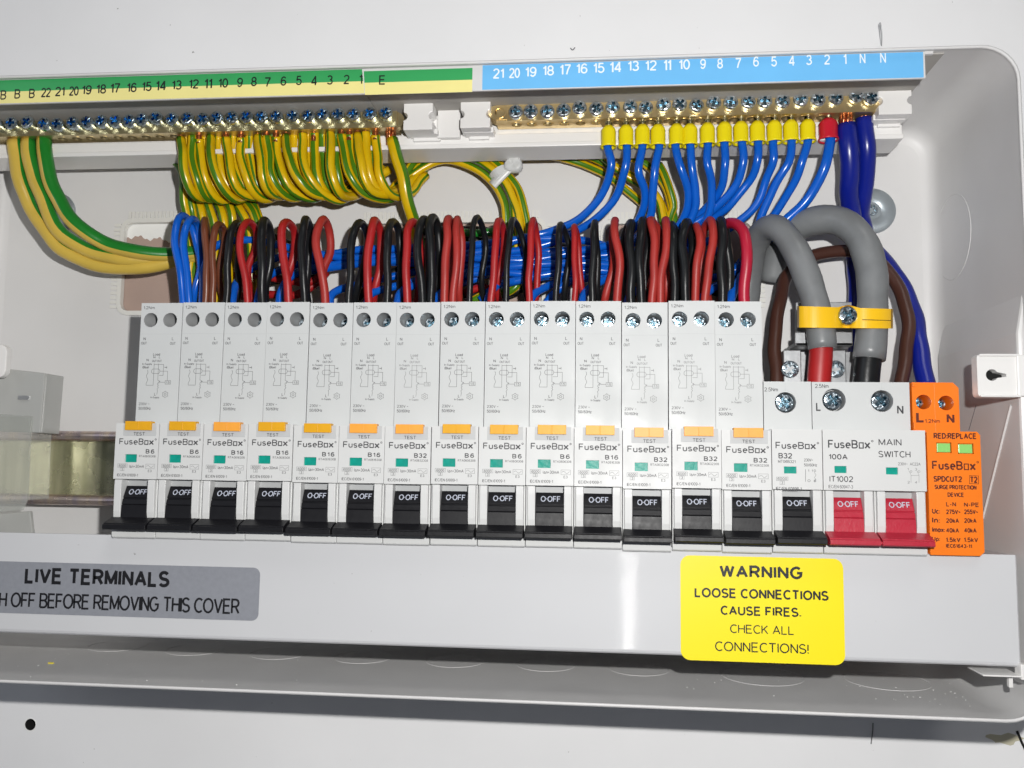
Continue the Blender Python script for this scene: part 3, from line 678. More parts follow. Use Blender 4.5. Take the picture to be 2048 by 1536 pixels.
for i in range(14):
    r = RAT[i]
    t = thing("circuit_breaker", f"slim white breaker marked {r}, black toggle off, {ORD[i]} from the left", "circuit breaker", (P * i + DX[i], 0, DZ[i]), "slim breakers with test buttons")
    t.rotation_euler = (math.radians(random.uniform(-.12, .12)), math.radians(random.uniform(-.10, .10)), math.radians(random.uniform(-.15, .15)))
    link("body", body_me, t, bevel=.22); tbk = link("terminal_block", tb_me, t, bevel=.18)
    tg = link("toggle", tog_me, t, bevel=.25); link("toggle_print", tpr_me, tg)
    link("test_panel", inset_me, t, bevel=.06); link("test_button", but_a if BUT[i] == 'a' else but_b, t, bevel=.25)
    link("indicator_flag", flag_me, t); link("front_legend", leg_me[r], t)
    link("wiring_diagram", cir_pale if i in PALE else cir_me, t)
    for x, z, _ in HX: screw(SCREW_SMALL, t, (x + random.uniform(-.15, .15), TY + (11.5, 10.5, 10, 9.5, 9.2, 8, 8, 7, 7, 6.5, 6.5, 6.5, 6.5, 6.5)[i] + random.uniform(-.5, .5), z - .2 + random.uniform(-.15, .15)))

# wider breaker without test button, main switch, surge device
T2 = 62.3
lxb = lambda u, i: at(u, 900, 0).x - P * i       # pixel column on the front -> local x
lzb = lambda v, u=1600: at(u, v, 0).z
def pbox(u0, u1, v0, v1, Y, x0):                 # photograph box on a plane -> local x0,x1,z0,z1
    a, b = at(u0, v1, Y), at(u1, v0, Y); m0, m1 = at(u0, v0, Y), at(u1, v1, Y)
    return ((a.x + m0.x) / 2 - x0, (b.x + m1.x) / 2 - x0, (a.z + m1.z) / 2, (b.z + m0.z) / 2)
X0 = P * 14 + .1
t = thing("circuit_breaker", "white breaker marked B32 without test button, short terminal block, beside the red switches", "circuit breaker", (X0, 0, 0))
mb = MB(); w = pbox(1568, 1593, 933, 947, 0, X0); nose(mb, 0, P, [w], [(0, 3.55, 14.15, P)]); mb.build("body", BMF, t, bevel=.22)
mb = MB(); s = pbox(1550, 1592, 785, 825, TY, X0); sc_ = ((s[0] + s[1]) / 2, (s[2] + s[3]) / 2)
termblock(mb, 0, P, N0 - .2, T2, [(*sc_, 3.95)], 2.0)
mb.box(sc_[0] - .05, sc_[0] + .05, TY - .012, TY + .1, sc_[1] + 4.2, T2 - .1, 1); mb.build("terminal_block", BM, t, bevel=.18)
screw(SCREW_BIG, t, (sc_[0], TY + 1.2, sc_[1]))
tg = toggle_bm(3.65, 14.05, .42, P - .42).build("toggle", "black_toggle", t, bevel=.25); link("toggle_print", tpr_me, tg)
MB().fill([[(w[0], w[2]), (w[1], w[2]), (w[1], w[3]), (w[0], w[3])]], FR(.7)).build("indicator_flag", "green_flag", t)
mb = MB()
def pt(mb, s, u0, u1, v0, v1, x0, m=0, bold=0., Y=0):
    a = pbox(u0, u1, v0, v1, Y, x0); mb.text(s, *a, FR(Y - .03), m, bold)
a = pbox(1551, 1638, 884, 898, 0, X0); logo(mb, *a, NP, 0)
pt(mb, "B32", 1557, 1584, 906, 917, X0, 0, .014); pt(mb, "MT06B321", 1556, 1591, 920, 926, X0)
pt(mb, "230V~", 1608, 1626, 917, 923, X0); pt(mb, "50/60Hz", 1608, 1634, 927, 933, X0)
pt(mb, "6000", 1555, 1574, 955, 960, X0); pt(mb, "3", 1563, 1566, 963, 968, X0); pt(mb, "IEC/EN 60898-1", 1552, 1603, 974, 981, X0)
def pl(mb, pts, x0, w=.09, Y=0, m=0):
    q = [at(u, v, Y) for u, v in pts]; mb.line([(p.x - x0, p.z) for p in q], w, FR(Y - .03), m)
pl(mb, [(1553, 954), (1576, 954), (1576, 961), (1553, 961), (1553, 954)], X0, m=1); pl(mb, [(1560, 962), (1569, 962), (1569, 969), (1560, 969), (1560, 962)], X0, m=1)
pl(mb, [(1611, 939), (1611, 963)], X0, .13); pl(mb, [(1629, 945), (1632, 950), (1629, 955), (1632, 960), (1628, 964)], X0)
pt(mb, "1 10", 1616, 1632, 939, 944, X0); pt(mb, "O  6", 1615, 1632, 959, 964, X0)
mb.build("front_legend", ["grey_ink", "pale_ink"], t)
mb = MB(); pt(mb, "2.5Nm", 1532, 1559, 775, 783, X0 + .6, 0, 0, TY); mb.build("torque_mark", "grey_ink", t)

X1 = P * 15 + .15; W2 = 2 * P + .1
t = thing("main_switch", "white double-width main switch with two red toggles set to off", "main switch", (X1, 0, 0))
mb = MB(); w1 = pbox(1669, 1693, 932, 946, 0, X1); w2 = pbox(1772, 1796, 935, 949, 0, X1)
nose(mb, 0, W2, [w1, w2], [(0, 3.5, 14.1, P), (P, P + 3.6, P + 14.2, W2)]); mb.build("body", BMF, t, bevel=.25)
mb = MB(); hs = []
for u, v, r in ((1668, 800, 4.3), (1764, 802, 4.1)):
    p = at(u, v, TY); hs.append((p.x - X1, p.z, r))
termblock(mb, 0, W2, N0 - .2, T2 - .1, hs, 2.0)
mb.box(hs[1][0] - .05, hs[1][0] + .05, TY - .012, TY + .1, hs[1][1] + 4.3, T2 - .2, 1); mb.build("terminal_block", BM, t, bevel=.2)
for x, z, r in hs: screw(SCREW_BIG, t, (x - .1, TY + 1.0, z))
for k in (0, 1):
    mb = toggle_bm(3.6 + P * k, 14.0 + P * k, .42 + P * k, P - .3 + P * k + .3 * k); tg = mb.build("toggle", "red_toggle", t, bevel=.25)
    link("toggle_print", tpr_me, tg, (P * k, 0, 0)); w = (w1, w2)[k]
    MB().fill([[(w[0], w[2]), (w[1], w[2]), (w[1], w[3]), (w[0], w[3])]], FR(.7)).build("indicator_flag", "green_flag", t)
mb = MB(); mb.tube([(P - .6, -5.3, 4.0), (P + .8, -5.3, 4.0)], .6, 10); mb.build("link_pin", "red_toggle", t)
mb = MB(); a = pbox(1656, 1747, 880, 897, 0, X1); logo(mb, *a, NP, 0)
pt(mb, "100A", 1658, 1695, 908, 919, X1, 0, .014); pt(mb, "IT1002", 1659, 1706, 952, 964, X1, 0, .004); pt(mb, "IEC/EN 60947-3", 1657, 1706, 970, 977, X1, 1)
pt(mb, "MAIN", 1757, 1803, 878, 891, X1, 0, .002); pt(mb, "SWITCH", 1757, 1821, 902, 915, X1, 0, .002)
pt(mb, "230V~  AC22A", 1796, 1841, 925, 931, X1, 1)
pl(mb, [(1822, 965), (1822, 950), (1818, 942)], X1, m=1); pl(mb, [(1838, 965), (1838, 950), (1834, 942)], X1, m=1); pl(mb, [(1822, 951), (1838, 951)], X1, m=1)
for u in (1822, 1838): c = circle(2, 8, (u, 943)); pl(mb, c + [c[0]], X1, m=1)
pt(mb, "1    3", 1815, 1834, 936, 941, X1, 1); pt(mb, "2    4", 1815, 1834, 962, 967, X1, 1)
mb.build("front_legend", ["grey_ink", "pale_ink"], t)
mb = MB(); pt(mb, "2.5Nm", 1630, 1657, 768, 776, X1, 0, 0, TY); pt(mb, "L", 1632, 1641, 806, 822, X1, 0, .015, TY); pt(mb, "N", 1794, 1807, 811, 828, X1, 0, .015, TY)
mb.build("terminal_marks", "grey_ink", t)

X2 = X1 + W2 + .35; W3 = at(1962, 900, 0).x - X2
t = thing("surge_protector", "bright orange surge protection module at the right end of the row", "surge protector", (X2, 0, 0))
zt = at(1910, 863, 0).z; zb = at(1910, 1111, 0).z
mb = MB(); ws = [pbox(1873, 1903, 885, 906, 0, X2), pbox(1916, 1947, 887, 908, 0, X2)]
o_ = [(.1, zb), (W3 - 1.6, zb), (W3 - .1, zb + 1.4), (W3 - .1, zt - 1.2), (W3 - 1.2, zt), (.1, zt)]
hl_ = [[(a, c), (b, c), (b, d), (a, d)] for a, b, c, d in ws]
mb.fill([o_] + [h[::-1] for h in hl_], FR(0)); mb.wallring(o_, FR(0), FR(62))
for h in hl_: mb.wallring(h, FR(0), FR(1)); mb.fill([h], FR(1.2), 0)
mb.build("body", ["orange_plastic"], t, bevel=.5)
hs = []
for u, v in ((1847, 804), (1892, 806)):
    p = at(u, v, TY); hs.append((p.x - X2, p.z, 2.75))
xe = at(1918, 800, TY).x - X2
mb = MB(); z0, z1 = zt - .3, T2 - .1; o_ = [(.4, z0), (xe, z0), (xe, z1 - 2), (xe - 2, z1), (.4, z1)]; cs = [circle(r, 28, (x, z)) for x, z, r in hs]
mb.fill([o_] + [c[::-1] for c in cs], FR(TY)); mb.wallring(o_, FR(TY), FR(60)); mb.fill([o_[::-1]], FR(60))
for c in cs: mb.wallring(c, FR(TY), FR(TY + 9), 0, True); mb.fill([c], FR(TY + 9), 0)
mx_ = (hs[0][0] + hs[1][0]) / 2; mb.box(mx_ - .06, mx_ + .06, TY - .03, TY + .2, z0 + .2, z1 - .1)
mb.box(.45, 1.5, TY - .8, TY + 2, z1 - 1.6, z1 - .3); mb.box(.42, 1.2, TY - 1.0, TY + 2, z0 + 1.5, z0 + 4.2)
mb.build("terminal_block", "orange_plastic", t, bevel=.35)
for x, z, r in hs: screw(SCREW_TINY, t, (x - .5, TY + 4.5, z))
for k, a in enumerate(ws):
    mb = MB(); mb.box(a[0] + .25, a[1] - .25, .25, 1.1, a[2] + .25, a[3] - .25); mb.build("indicator_flag", "pale_green_flag", t, bevel=.2)
mb = MB(); B_ = .028
pt(mb, "RED:REPLACE", 1867, 1952, 866, 878, X2, 0, B_)
a = pbox(1864, 1958, 922, 940, 0, X2); logo(mb, *a, NP, 0, .016)
pt(mb, "SPDCUT2", 1867, 1924, 952, 964, X2, 0, B_); pt(mb, "T2", 1941, 1955, 953, 966, X2, 0, B_)
pl(mb, [(1939, 951), (1957, 952), (1957, 968), (1939, 967), (1939, 951)], X2, .16)
pt(mb, "SURGE PROTECTION", 1869, 1953, 970, 979, X2, 0, B_); pt(mb, "DEVICE", 1895, 1927, 985, 994, X2, 0, B_)
pt(mb, "L-N", 1892, 1912, 1004, 1013, X2, 0, B_); pt(mb, "N-PE", 1928, 1957, 1005, 1014, X2, 0, B_)
for v, q in ((1018, ("Uc:", "275V~", "255V~")), (1035.5, ("In:", "20kA", "20kA")), (1055, ("Imax:", "40kA", "40kA")), (1074, ("Up:", "1.5kV", "1.5kV"))):
    wd = 26 if "A" in q[1] else 29
    pt(mb, q[0], 1864, 1880 if q[0] != "Imax:" else 1890, v, v + 9.5, X2, 0, B_)
    pt(mb, q[1], 1892, 1892 + wd, v + 1, v + 10.5, X2, 0, B_); pt(mb, q[2], 1928, 1928 + wd - 1, v + 1, v + 10.5, X2, 0, B_)
pt(mb, "IEC61643-11", 1892, 1944, 1088, 1096, X2, 0, B_)
mb.build("front_legend", "brown_ink", t)
mb = MB(); pt(mb, "L", 1832, 1847, 826, 845, X2, 0, .03, TY); pt(mb, "1.2Nm", 1850, 1880, 838, 846, X2, 0, .012, TY); pt(mb, "N", 1893, 1909, 828, 846, X2, 0, .03, TY)
mb.build("terminal_marks", "brown_ink", t)

# ------------------------------------------------------------------ white cover over the live busbar, with stickers
CY = 3.0
cz1, cz0 = at(1000, 1087, CY).z, -38.2
xr = at(2034, 1200, CY).x
t = thing("busbar_cover", "long white steel cover plate across the bottom of the box", "cover plate", (120, CY, cz0))
O = Vector((120, CY, cz0))
zl = lambda x: cz1
mb = MB(); pf = [(CY, cz1), (CY, cz0 + 1.5), (CY + .25, cz0 + .6), (CY + .9, cz0), (CY + 2, cz0 - .2), (CY + 46, cz0 - .2), (CY + 46, cz0 + .9), (CY + 1.9, cz0 + .9), (CY + 1.2, cz0 + 1.7), (CY + 1.2, cz1)]
mb.prism(pf, XL + 6, xr, 'x'); mb.build("plate", "cover_steel", t, o=O)
mb = MB(); mb.prism([(xr - .05, CY + .3), (xr + .9, CY + 1.2), (xr + .9, CY + 30), (xr - .05, CY + 30)], cz0 + .3, cz1 - .3, 'z'); mb.build("end_return", "cover_steel", t, o=O)
a, b = at(1965, 1349, 1.5), at(2044, 1355, 1.5)
mb = MB(); mb.box(a.x, b.x, 1.0, 14, b.z, a.z); q = at(2020, 1365, 6); mb.box(q.x - .7, q.x + .7, 5, 7, q.z - 1.6, q.z + 2.2)
q = at(2042, 1340, 3); mb.box(q.x - .8, q.x + 1.4, 1.2, 6, q.z - 3, q.z + 2.2); mb.build("hinge_clip", "white_plastic", t, o=O, bevel=.3)
def sticker(name, label, u0, u1, v0, v1, col, r, lines):
    a = pbox(u0, u1, v0, v1, CY, 0); t = thing(name, label, "sticker", ((a[0] + a[1]) / 2, CY, a[2])); O = Vector(((a[0] + a[1]) / 2, CY, a[2]))
    mb = MB(); q = rrect(a[0], a[1], a[2], a[3], r); mb.fill([q], FR(CY - .14)); mb.wallring(q, FR(CY - .14), FR(CY + .05)); mb.build("backing", col, t, o=O)
    mb = MB()
    for s, x0, x1, y0, y1, bold in lines:
        w = pbox(x0, x1, y0, y1, CY, 0); mb.text(s, *w, FR(CY - .18), 0, bold)
    mb.build("lettering", "black_ink", t, o=O)
sticker("warning_sticker", "bright yellow warning sticker about loose connections on the white cover", 1361, 1688, 1114, 1325, "sticker_yellow", 3.4,
        [("WARNING", 1439, 1605, 1131, 1157, .028), ("LOOSE CONNECTIONS", 1389, 1657, 1178, 1198, .022), ("CAUSE FIRES.", 1441, 1602, 1213, 1232, .022), ("CHECK ALL", 1460, 1587, 1250, 1268, .0), ("CONNECTIONS!", 1430, 1617, 1285, 1305, .0)])
sticker("live_terminals_sticker", "grey live terminals sticker on the left of the white cover", -100, 519, 1127.5, 1232, "sticker_grey", 2.6,
        [("LIVE TERMINALS", 50, 340, 1138, 1171, .026), ("SWITCH OFF BEFORE REMOVING THIS COVER", -78, 480, 1189, 1220, .002)])

# ------------------------------------------------------------------ number strips on an upright lip behind the top rim
LY = 3.0
UP = lambda z: (lambda a, b: (a, b, z))
zl0 = at(1400, 169, LY).z; a = at(1850, 100, LY)
mb = MB(); mb.box(XL + 2, a.x, LY, LY + 1.2, zl0, ZT - .05); b = at(1868, 103, LY)
mb.box(a.x - .3, b.x, LY + .3, LY + 2, b.z - .7, b.z + .7); mb.build("label_lip", "white_steel", enc, o=E0, bevel=.25)
def strip(name, label, xa, xb, z1, z0, split, cols, nums, ink, hpx, bold, cutl=0, cutr=0):
    t = thing(name, label, "label strip", ((xa + xb) / 2, LY, z0)); O = Vector(((xa + xb) / 2, LY, z0)); y = LY - .15
    mb = MB(); zs = [z1, split, z0] if split else [z1, z0]
    for k in range(len(zs) - 1):
        fa, fb = (z1 - zs[k]) / (z1 - z0), (z1 - zs[k + 1]) / (z1 - z0)
        mb.fill([[(xa + cutl * fb, zs[k + 1]), (xb + cutr * fb, zs[k + 1]), (xb + cutr * fa, zs[k]), (xa + cutl * fa, zs[k])]], FR(y), k)
    mb.wallring([(xa + cutl, z0), (xb + cutr, z0), (xb, z1), (xa, z1)], FR(y), FR(LY - .005), len(cols) - 1)
    mb.build("backing", cols, t, o=O)
    mb = MB()
    for q, u, v in nums:
        w = (11.5 if len(q) == 1 else (22 if hpx > 20 else 19)) if q != "1" else 6
        if q == "11": w = 15
        mb.text(q, *pbox(u - w / 2, u + w / 2, v - hpx / 2, v + hpx / 2, y, 0), FR(y - .05), 0, bold)
    mb.build("numbering", ink, t, o=O)
NN = list(zip("21 20 19 18 17 16 15 14 13 12 11 10 9 8 7 6 5 4 3 2 1 N N".split(), (997, 1029, 1062, 1097, 1131, 1164, 1198, 1231, 1267, 1302, 1335, 1369, 1406, 1440, 1477, 1512, 1548, 1583, 1618, 1654, 1690, 1725, 1766),
        (147, 146, 144, 141, 139, 137, 136, 134, 132, 131, 130, 129, 128, 127, 126, 123, 123, 121, 120, 119, 118, 117, 116)))
xa = at(965, 150, LY).x; xb = at(1846, 115, LY).x; zt_ = ZT - .35
strip("neutral_label_strip", "blue strip with white numbers along the top of the box", xa, xb, zt_, zl0 + .25, None, ["label_blue", "label_edge"], NN, "strip_white_ink", 20.5, .004)
EN = list(zip("B B B 22 21 20 19 18 17 16 15 14 13 12 11 10 9 8 7 6 5 4 3 2 1".split(), (7, 35, 64, 92, 120, 148, 174, 203, 231, 264, 294, 322, 354, 388, 417, 447, 480, 508, 536, 567, 598, 628, 660, 693, 722),
        (190, 188, 187, 185, 183, 182, 180, 178, 176, 175, 173, 171, 170, 168, 167, 166, 165, 163, 164, 162, 161, 161, 160, 159, 158)))
xc = at(724, 150, LY).x; sp = (zt_ + zl0) / 2 + .1
strip("earth_label_strip", "long green and yellow strip with black numbers at the upper left", XL + 3, xc, zt_, zl0 + .2, sp, ["label_green", "label_yellow", "label_edge"], EN, "black_ink", 19, .006, 0, 1.3)
xd = at(945, 150, LY).x
strip("earth_label_strip", "short green and yellow strip marked with a single E beside the blue strip", xc + .7, xd, zt_ - .9, zl0 - .45, sp - .7, ["label_green", "label_yellow", "label_edge"], [("E", 764, 160)], "black_ink", 19, .006, .8, 0)

# ------------------------------------------------------------------ terminal bars on their white bracket
BY = 40.0
zf1, zf0 = at(1400, 258, 47).z, at(1400, 284, 47).z
bx1 = at(1804, 245, 47).x
t = thing("bar_bracket", "white plastic bracket carrying both terminal bars under the top wall", "bracket", (80, 47, zf0)); O = Vector((80, 47, zf0))
mb = MB(); mb.box(XL + 2, bx1, 47, 62, zf0, zf1); mb.box(XL + 2, bx1, 45.6, 63, zf0 - .9, zf0 + 1.2)
mb.box(XL + 2, bx1, 50.5, 62, zf1 - .1, ZT - .1); mb.build("base", "white_plastic", t, o=O, bevel=.4)
sx = at(742, 195, 33).x
for x0, x1 in ((XL + 2, sx - .12), (sx + .12, bx1 + 1)): MB().box(x0, x1, 4.6, 50.4, ZT - .6, ZT - .06).build("top_plate", "top_shade_grey", t, o=O)  # matte sheets added to hide brass reflections in the top wall
a, b = at(877, 222, 46), at(921, 278, 46); MB().box(a.x, b.x, 44, 52, b.z, a.z).build("bridge", "white_plastic", t, o=O, bevel=.4)
def clip(u0, u1, v0, v1, side, ft):
    a, b = at(u0, v1, 36), at(u1, v0, 36); x0, x1, z0, z1 = a.x, b.x, a.z, b.z; zc = (z0 + z1) / 2 - .2; r = 1.75
    lp = [(x0, z0), (x1, z0)]
    def notch(x, sgn, up):
        q = [(x - sgn * r * math.cos(math.radians(k)) * 1.0, zc + r * math.sin(math.radians(k))) for k in range(-90, 91, 15)]
        return q if up else q[::-1]
    lp += notch(x1, 1, True) + [(x1, z1), (x0, z1)] + notch(x0, -1, False)
    mb = MB(); mb.prism(lp, 36, 45.5, 'y')
    a, b = at(ft[0], ft[3], 44), at(ft[1], ft[2], 44); mb.box(a.x, b.x, 41, 49, a.z, b.z)
    mb.box(x0 + 2.5, x1 + 2.0 if side > 0 else x1 - 1.5, 45.4, 52, z0 - 1.5, z1 - 2.5)
    mb.build("clip", "white_plastic", t, o=O, bevel=.35)
clip(806, 866, 202, 260, 1, (820, 878, 262, 274)); clip(920, 981, 198, 256, -1, (929, 989, 258, 271)); clip(1758, 1823, 171, 229, -1, (1742, 1806, 233, 246))
def bar(name, label, ua, va, ub, vb, mats, sm, screws, hstep, holes, hd):
    a, b = at(ua, va, BY), at(ub, vb, BY); z1 = (a.z + b.z) / 2 + 3.2; z0 = z1 - 7.3; x0, x1 = a.x, b.x
    t = thing(name, label, "terminal bar", ((x0 + x1) / 2, BY, z0)); O = Vector(((x0 + x1) / 2, BY, z0))
    mb = MB(); hs = []
    for u, v in holes: p = at(u, v, Z=z0); hs.append(circle(2.1, 18, (p.x, BY + 4.6)))
    o_ = [(x0, BY), (x1, BY), (x1, BY + 9.5), (x0, BY + 9.5)]
    mb.fill([o_] + [h[::-1] for h in hs], UP(z0)); mb.fill([o_], UP(z1)); mb.wallring(o_, UP(z0), UP(z1))
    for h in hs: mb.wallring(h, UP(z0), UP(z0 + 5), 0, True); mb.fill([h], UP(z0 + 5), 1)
    for h in hs: c = (sum(p[0] for p in h) / 18, BY + 4.6); mb.fill([circle(2.7, 18, c), circle(2.15, 18, c)[::-1]], UP(z0 - .12)); mb.wallring(circle(2.7, 18, c), UP(z0 - .12), UP(z0 + .1))
    bo = mb.build("bar", mats, t, o=O, bevel=.3)
    for u, v in screws:
        y = BY - hd * random.uniform(.8, 1.2); p = at(u, v, y)
        o = screw(sm, t, p - O, "bar_screw", (random.uniform(-.06, .06), random.uniform(-.06, .06)))
    return t, z0, z1, O
NX = [1031, 1061, 1094, 1127, 1159, 1193, 1226, 1261, 1292, 1327, 1360, 1394, 1428, 1462, 1497, 1530, 1566, 1602, 1637, 1673, 1714, 1744]
NY = [222, 221, 221, 219, 214, 216, 213, 212, 214, 208, 207, 209, 204, 204, 202, 201, 201, 197, 197, 194, 189, 193]
tN, nz0, nz1, O = bar("neutral_bar", "bright brass terminal bar under the blue number strip", 992, 226, 1758, 202, ["brass", "hole_dark"], SCREW_N, list(zip(NX, NY)), 0,
    [(u, 250) for u in (1033, 1064, 1096, 1129, 1161, 1192)] + [(u, 247) for u in (1235, 1268, 1300, 1335, 1366, 1398, 1432, 1465, 1499, 1532, 1566, 1600, 1634)], 2.6)
p = at(1001, 228, BY); zc = (nz0 + nz1) / 2
mb = MB(); a = [(p.x + 3.0, zc - 3.2), (p.x + 3.0, zc + 3.2)] + [(p.x - 2 + 3.4 * math.cos(math.radians(k)), zc + 3.2 * math.sin(math.radians(k))) for k in range(90, 271, 18)]
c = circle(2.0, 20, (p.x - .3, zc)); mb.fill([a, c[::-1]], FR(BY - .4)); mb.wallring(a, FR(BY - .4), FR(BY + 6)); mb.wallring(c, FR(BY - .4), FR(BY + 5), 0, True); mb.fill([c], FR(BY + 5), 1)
mb.fill([circle(2.6, 20, (p.x - .3, zc)), circle(2.05, 20, (p.x - .3, zc))[::-1]], FR(BY - .8)); mb.wallring(circle(2.6, 20, (p.x - .3, zc)), FR(BY - .8), FR(BY))
mb.build("bar_end", ["brass", "hole_dark"], tN, o=O)
p = at(1758, 203, BY); MB().prism([(p.x - .5 + 3.6 * math.cos(math.radians(k)), zc + 3.6 * math.sin(math.radians(k))) for k in range(-90, 91, 15)], BY + .2, BY + 6, 'y').build("bar_end", "brass", tN, o=O)
EX = [-12, 20, 52, 85, 112, 142, 171, 200, 228, 256, 282, 310, 342, 373, 404, 432, 462, 491, 521, 551, 584, 615, 644, 675, 706, 738, 770]
EY = [246, 245, 243, 246, 247, 244, 243, 241, 240, 240, 237, 234, 236, 235, 237, 234, 233, 232, 232, 231, 230, 230, 227, 227, 227, 226, 224]
tE, ez0, ez1, O2 = bar("earth_bar", "dull brass earth bar with blue plated screws under the green strip", -26, 255, 794, 238, ["brass_dull", "hole_dark"], SCREW_E, list(zip(EX, EY)), 0,
    [(u, 272) for u in range(116, 352, 29)], 5.2)
p = at(796, 234, BY); zc = (ez0 + ez1) / 2
MB().prism([(p.x - 1 + 3.6 * math.cos(math.radians(k)), zc + 3.6 * math.sin(math.radians(k))) for k in range(-90, 91, 15)] , BY + 1, BY + 5, 'y').build("bar_end", "brass_dull", tE, o=O2)

# ------------------------------------------------------------------ wires
def wire(name, label, cat, path, r, m, group=None, stripe=None, n=10, parts=(), step=2.2, world=False):
    pts = spline(path if world else px(path), step); o = pts[0].copy()
    f1, f2, f3 = (random.uniform(0, 6.28) for _ in range(3)); am = min(.42, r * .21)
    for q in range(2, len(pts)):
        d = q * step; e = min(1, (q - 1) / 5)
        pts[q] = pts[q] + Vector((math.sin(d * .16 + f1) + .5 * math.sin(d * .37 + f2), math.sin(d * .21 + f3), .3 * math.sin(d * .19 + f2))) * (am * e)
    mb = MB(); mats = [m] if stripe is None else [m, stripe[0]]
    st = None if stripe is None else (1, stripe[1], stripe[2], stripe[3])
    mb.tube(pts, r, n, 0, st)
    w = mb.build(name, mats, None, o, o=o); tag(w, label, cat, group)
    for pn, pm, pmats in parts: pm.build(pn, pmats, w, o=o)
    return w
ZH = lambda u, v: (u, v, BY + 4.6)
# --- three thick earth cables at the left
for path, st, lab, k in (
    ([(29, 283, 45), (31, 305, 45), (39, 355, 46), (52, 390, 48), (72, 430, 50), (98, 470, 52), (125, 500, 54), (175, 523, 56), (212, 533, 58), (250, 536, 59), (290, 533, 60), (335, 523, 62), (380, 510, 65), (440, 505, 67)], (-1.5, .70), "lowest thick earth cable, mostly yellow, sweeping down from the left of the earth bar", 0),
    ([(57, 282, 45), (58, 305, 44), (68, 355, 45), (82, 390, 46), (100, 430, 48), (127, 470, 50), (175, 500, 53), (212, 512, 55), (250, 518, 57), (300, 520, 60), (350, 516, 64), (440, 505, 68)], (-1.45, .92), "middle thick green and yellow earth cable of the three at the left", 1),
    ([(88, 280, 45), (90, 305, 43), (100, 355, 43), (113, 390, 44), (134, 430, 45), (174, 466, 48), (212, 487, 51), (250, 499, 53), (300, 507, 57), (350, 508, 61), (430, 503, 67)], (-1.15, 1.3), "uppermost thick earth cable with its broad green side up, left of the blue loops", 2)):
    p = at(path[0][0], path[0][1], 45); cu = MB()
    for q in range(7):
        a = q * 2 * math.pi / 6; rr = 1.9 if q < 6 else 0
        cu.tube([(p.x + rr * math.cos(a), p.y + rr * math.sin(a), p.z - 1), (p.x + rr * math.cos(a + .5), p.y + rr * math.sin(a + .5), p.z + 7)], 1.0, 7)
    wire("earth_cable", lab, "cable", path, 3.35, "cable_yellow", "thick earth cables", ("cable_green", st[0], st[1], .004), 20, [("copper_strands", cu, "copper")])
# --- small earth wires dropping from the earth bar
ES = [362, 384, 398, 421, 452, 482, 516, 533, 552, 572, 605, 628, 660, 683, 699, 715, 731, 751]
EO = [36, 30, 40, 45, 50, 40, 36, 48, 60, 80, 62, 30, 28, 75, 65, 55, 45, 40]
random.seed(11)
for k, (u, d) in enumerate(zip(ES, EO)):
    yo = -3.2 if k % 3 == 0 else (0 if k % 3 == 1 else 2.0); top = 266 - (u - 360) * .022
    b = 396 + random.uniform(-4, 5) - (6 if k > 14 else 0)
    jt = random.choice((4, 7, 9, 11, 12)); path = [(u, top + jt, 44.6), (u + 1, top + jt + 13, 44.6 + yo * .5), (u + d * .05 + random.uniform(-3, 3), 310, 43 + yo), (u + d * .22 + random.uniform(-2, 2), 350, 43 + yo), (u + d * .58, 382, 47 + yo), (u + d + 6, b, 54 + yo * .6), (u + d + 32, b - 8, 62), (u + d + 62, b - 35, 66 + yo * .4), (u + d + 92, 340, 68)]
    if u + d + 92 > 800: path[-1] = (u + d + 60, 352, 70); path[-2] = (u + d + 45, b - 25, 66)
    cu = MB(); p = at(u, top + 4, 44.6); cu.lathe([(1.4, -4.5), (1.4, 5)], (p.x, p.y, p.z), (0, 0, 1), 10)
    wire("earth_wire", f"green and yellow wire dropping from the earth bar, {(ORD + ['fifteenth','sixteenth','seventeenth','eighteenth'])[k]} from the left", "wire", path, 2.12, "earth_yellow", "earth wires fanned under the earth bar",
         ("earth_green", random.uniform(-.8, .8), .40, random.uniform(-.016, .016)), 12, [("copper_end", cu, "copper")])
SROW = [371, 391, 409, 436, 466, 499, 524, 543, 562, 588, 616, 644, 671, 691, 707, 723, 741]
for k, u in enumerate(SROW):
    d = EO[k] * .9; b = 391 + random.uniform(-5, 4); top = 262 - (u - 360) * .022
    path = [(u, top + 6, 47.5), (u + 1, top + 24, 48), (u + d * .05, 308, 48.5), (u + d * .22, 348, 49), (u + d * .6, 379, 52), (u + d + 8, b, 58), (u + d + 34, b - 12, 66), (u + d + 58, b - 42, 71), (u + d + 70, 335, 73)]
    wire("earth_wire", f"green and yellow wire in the rear row under the earth bar, {(ORD + ['fifteenth','sixteenth','seventeenth'])[k]} from the left", "wire", path, 2.1, "earth_yellow", "rear row of earth wires", ("earth_green", random.uniform(-.9, .9), .40, random.uniform(-.012, .012)), 12)
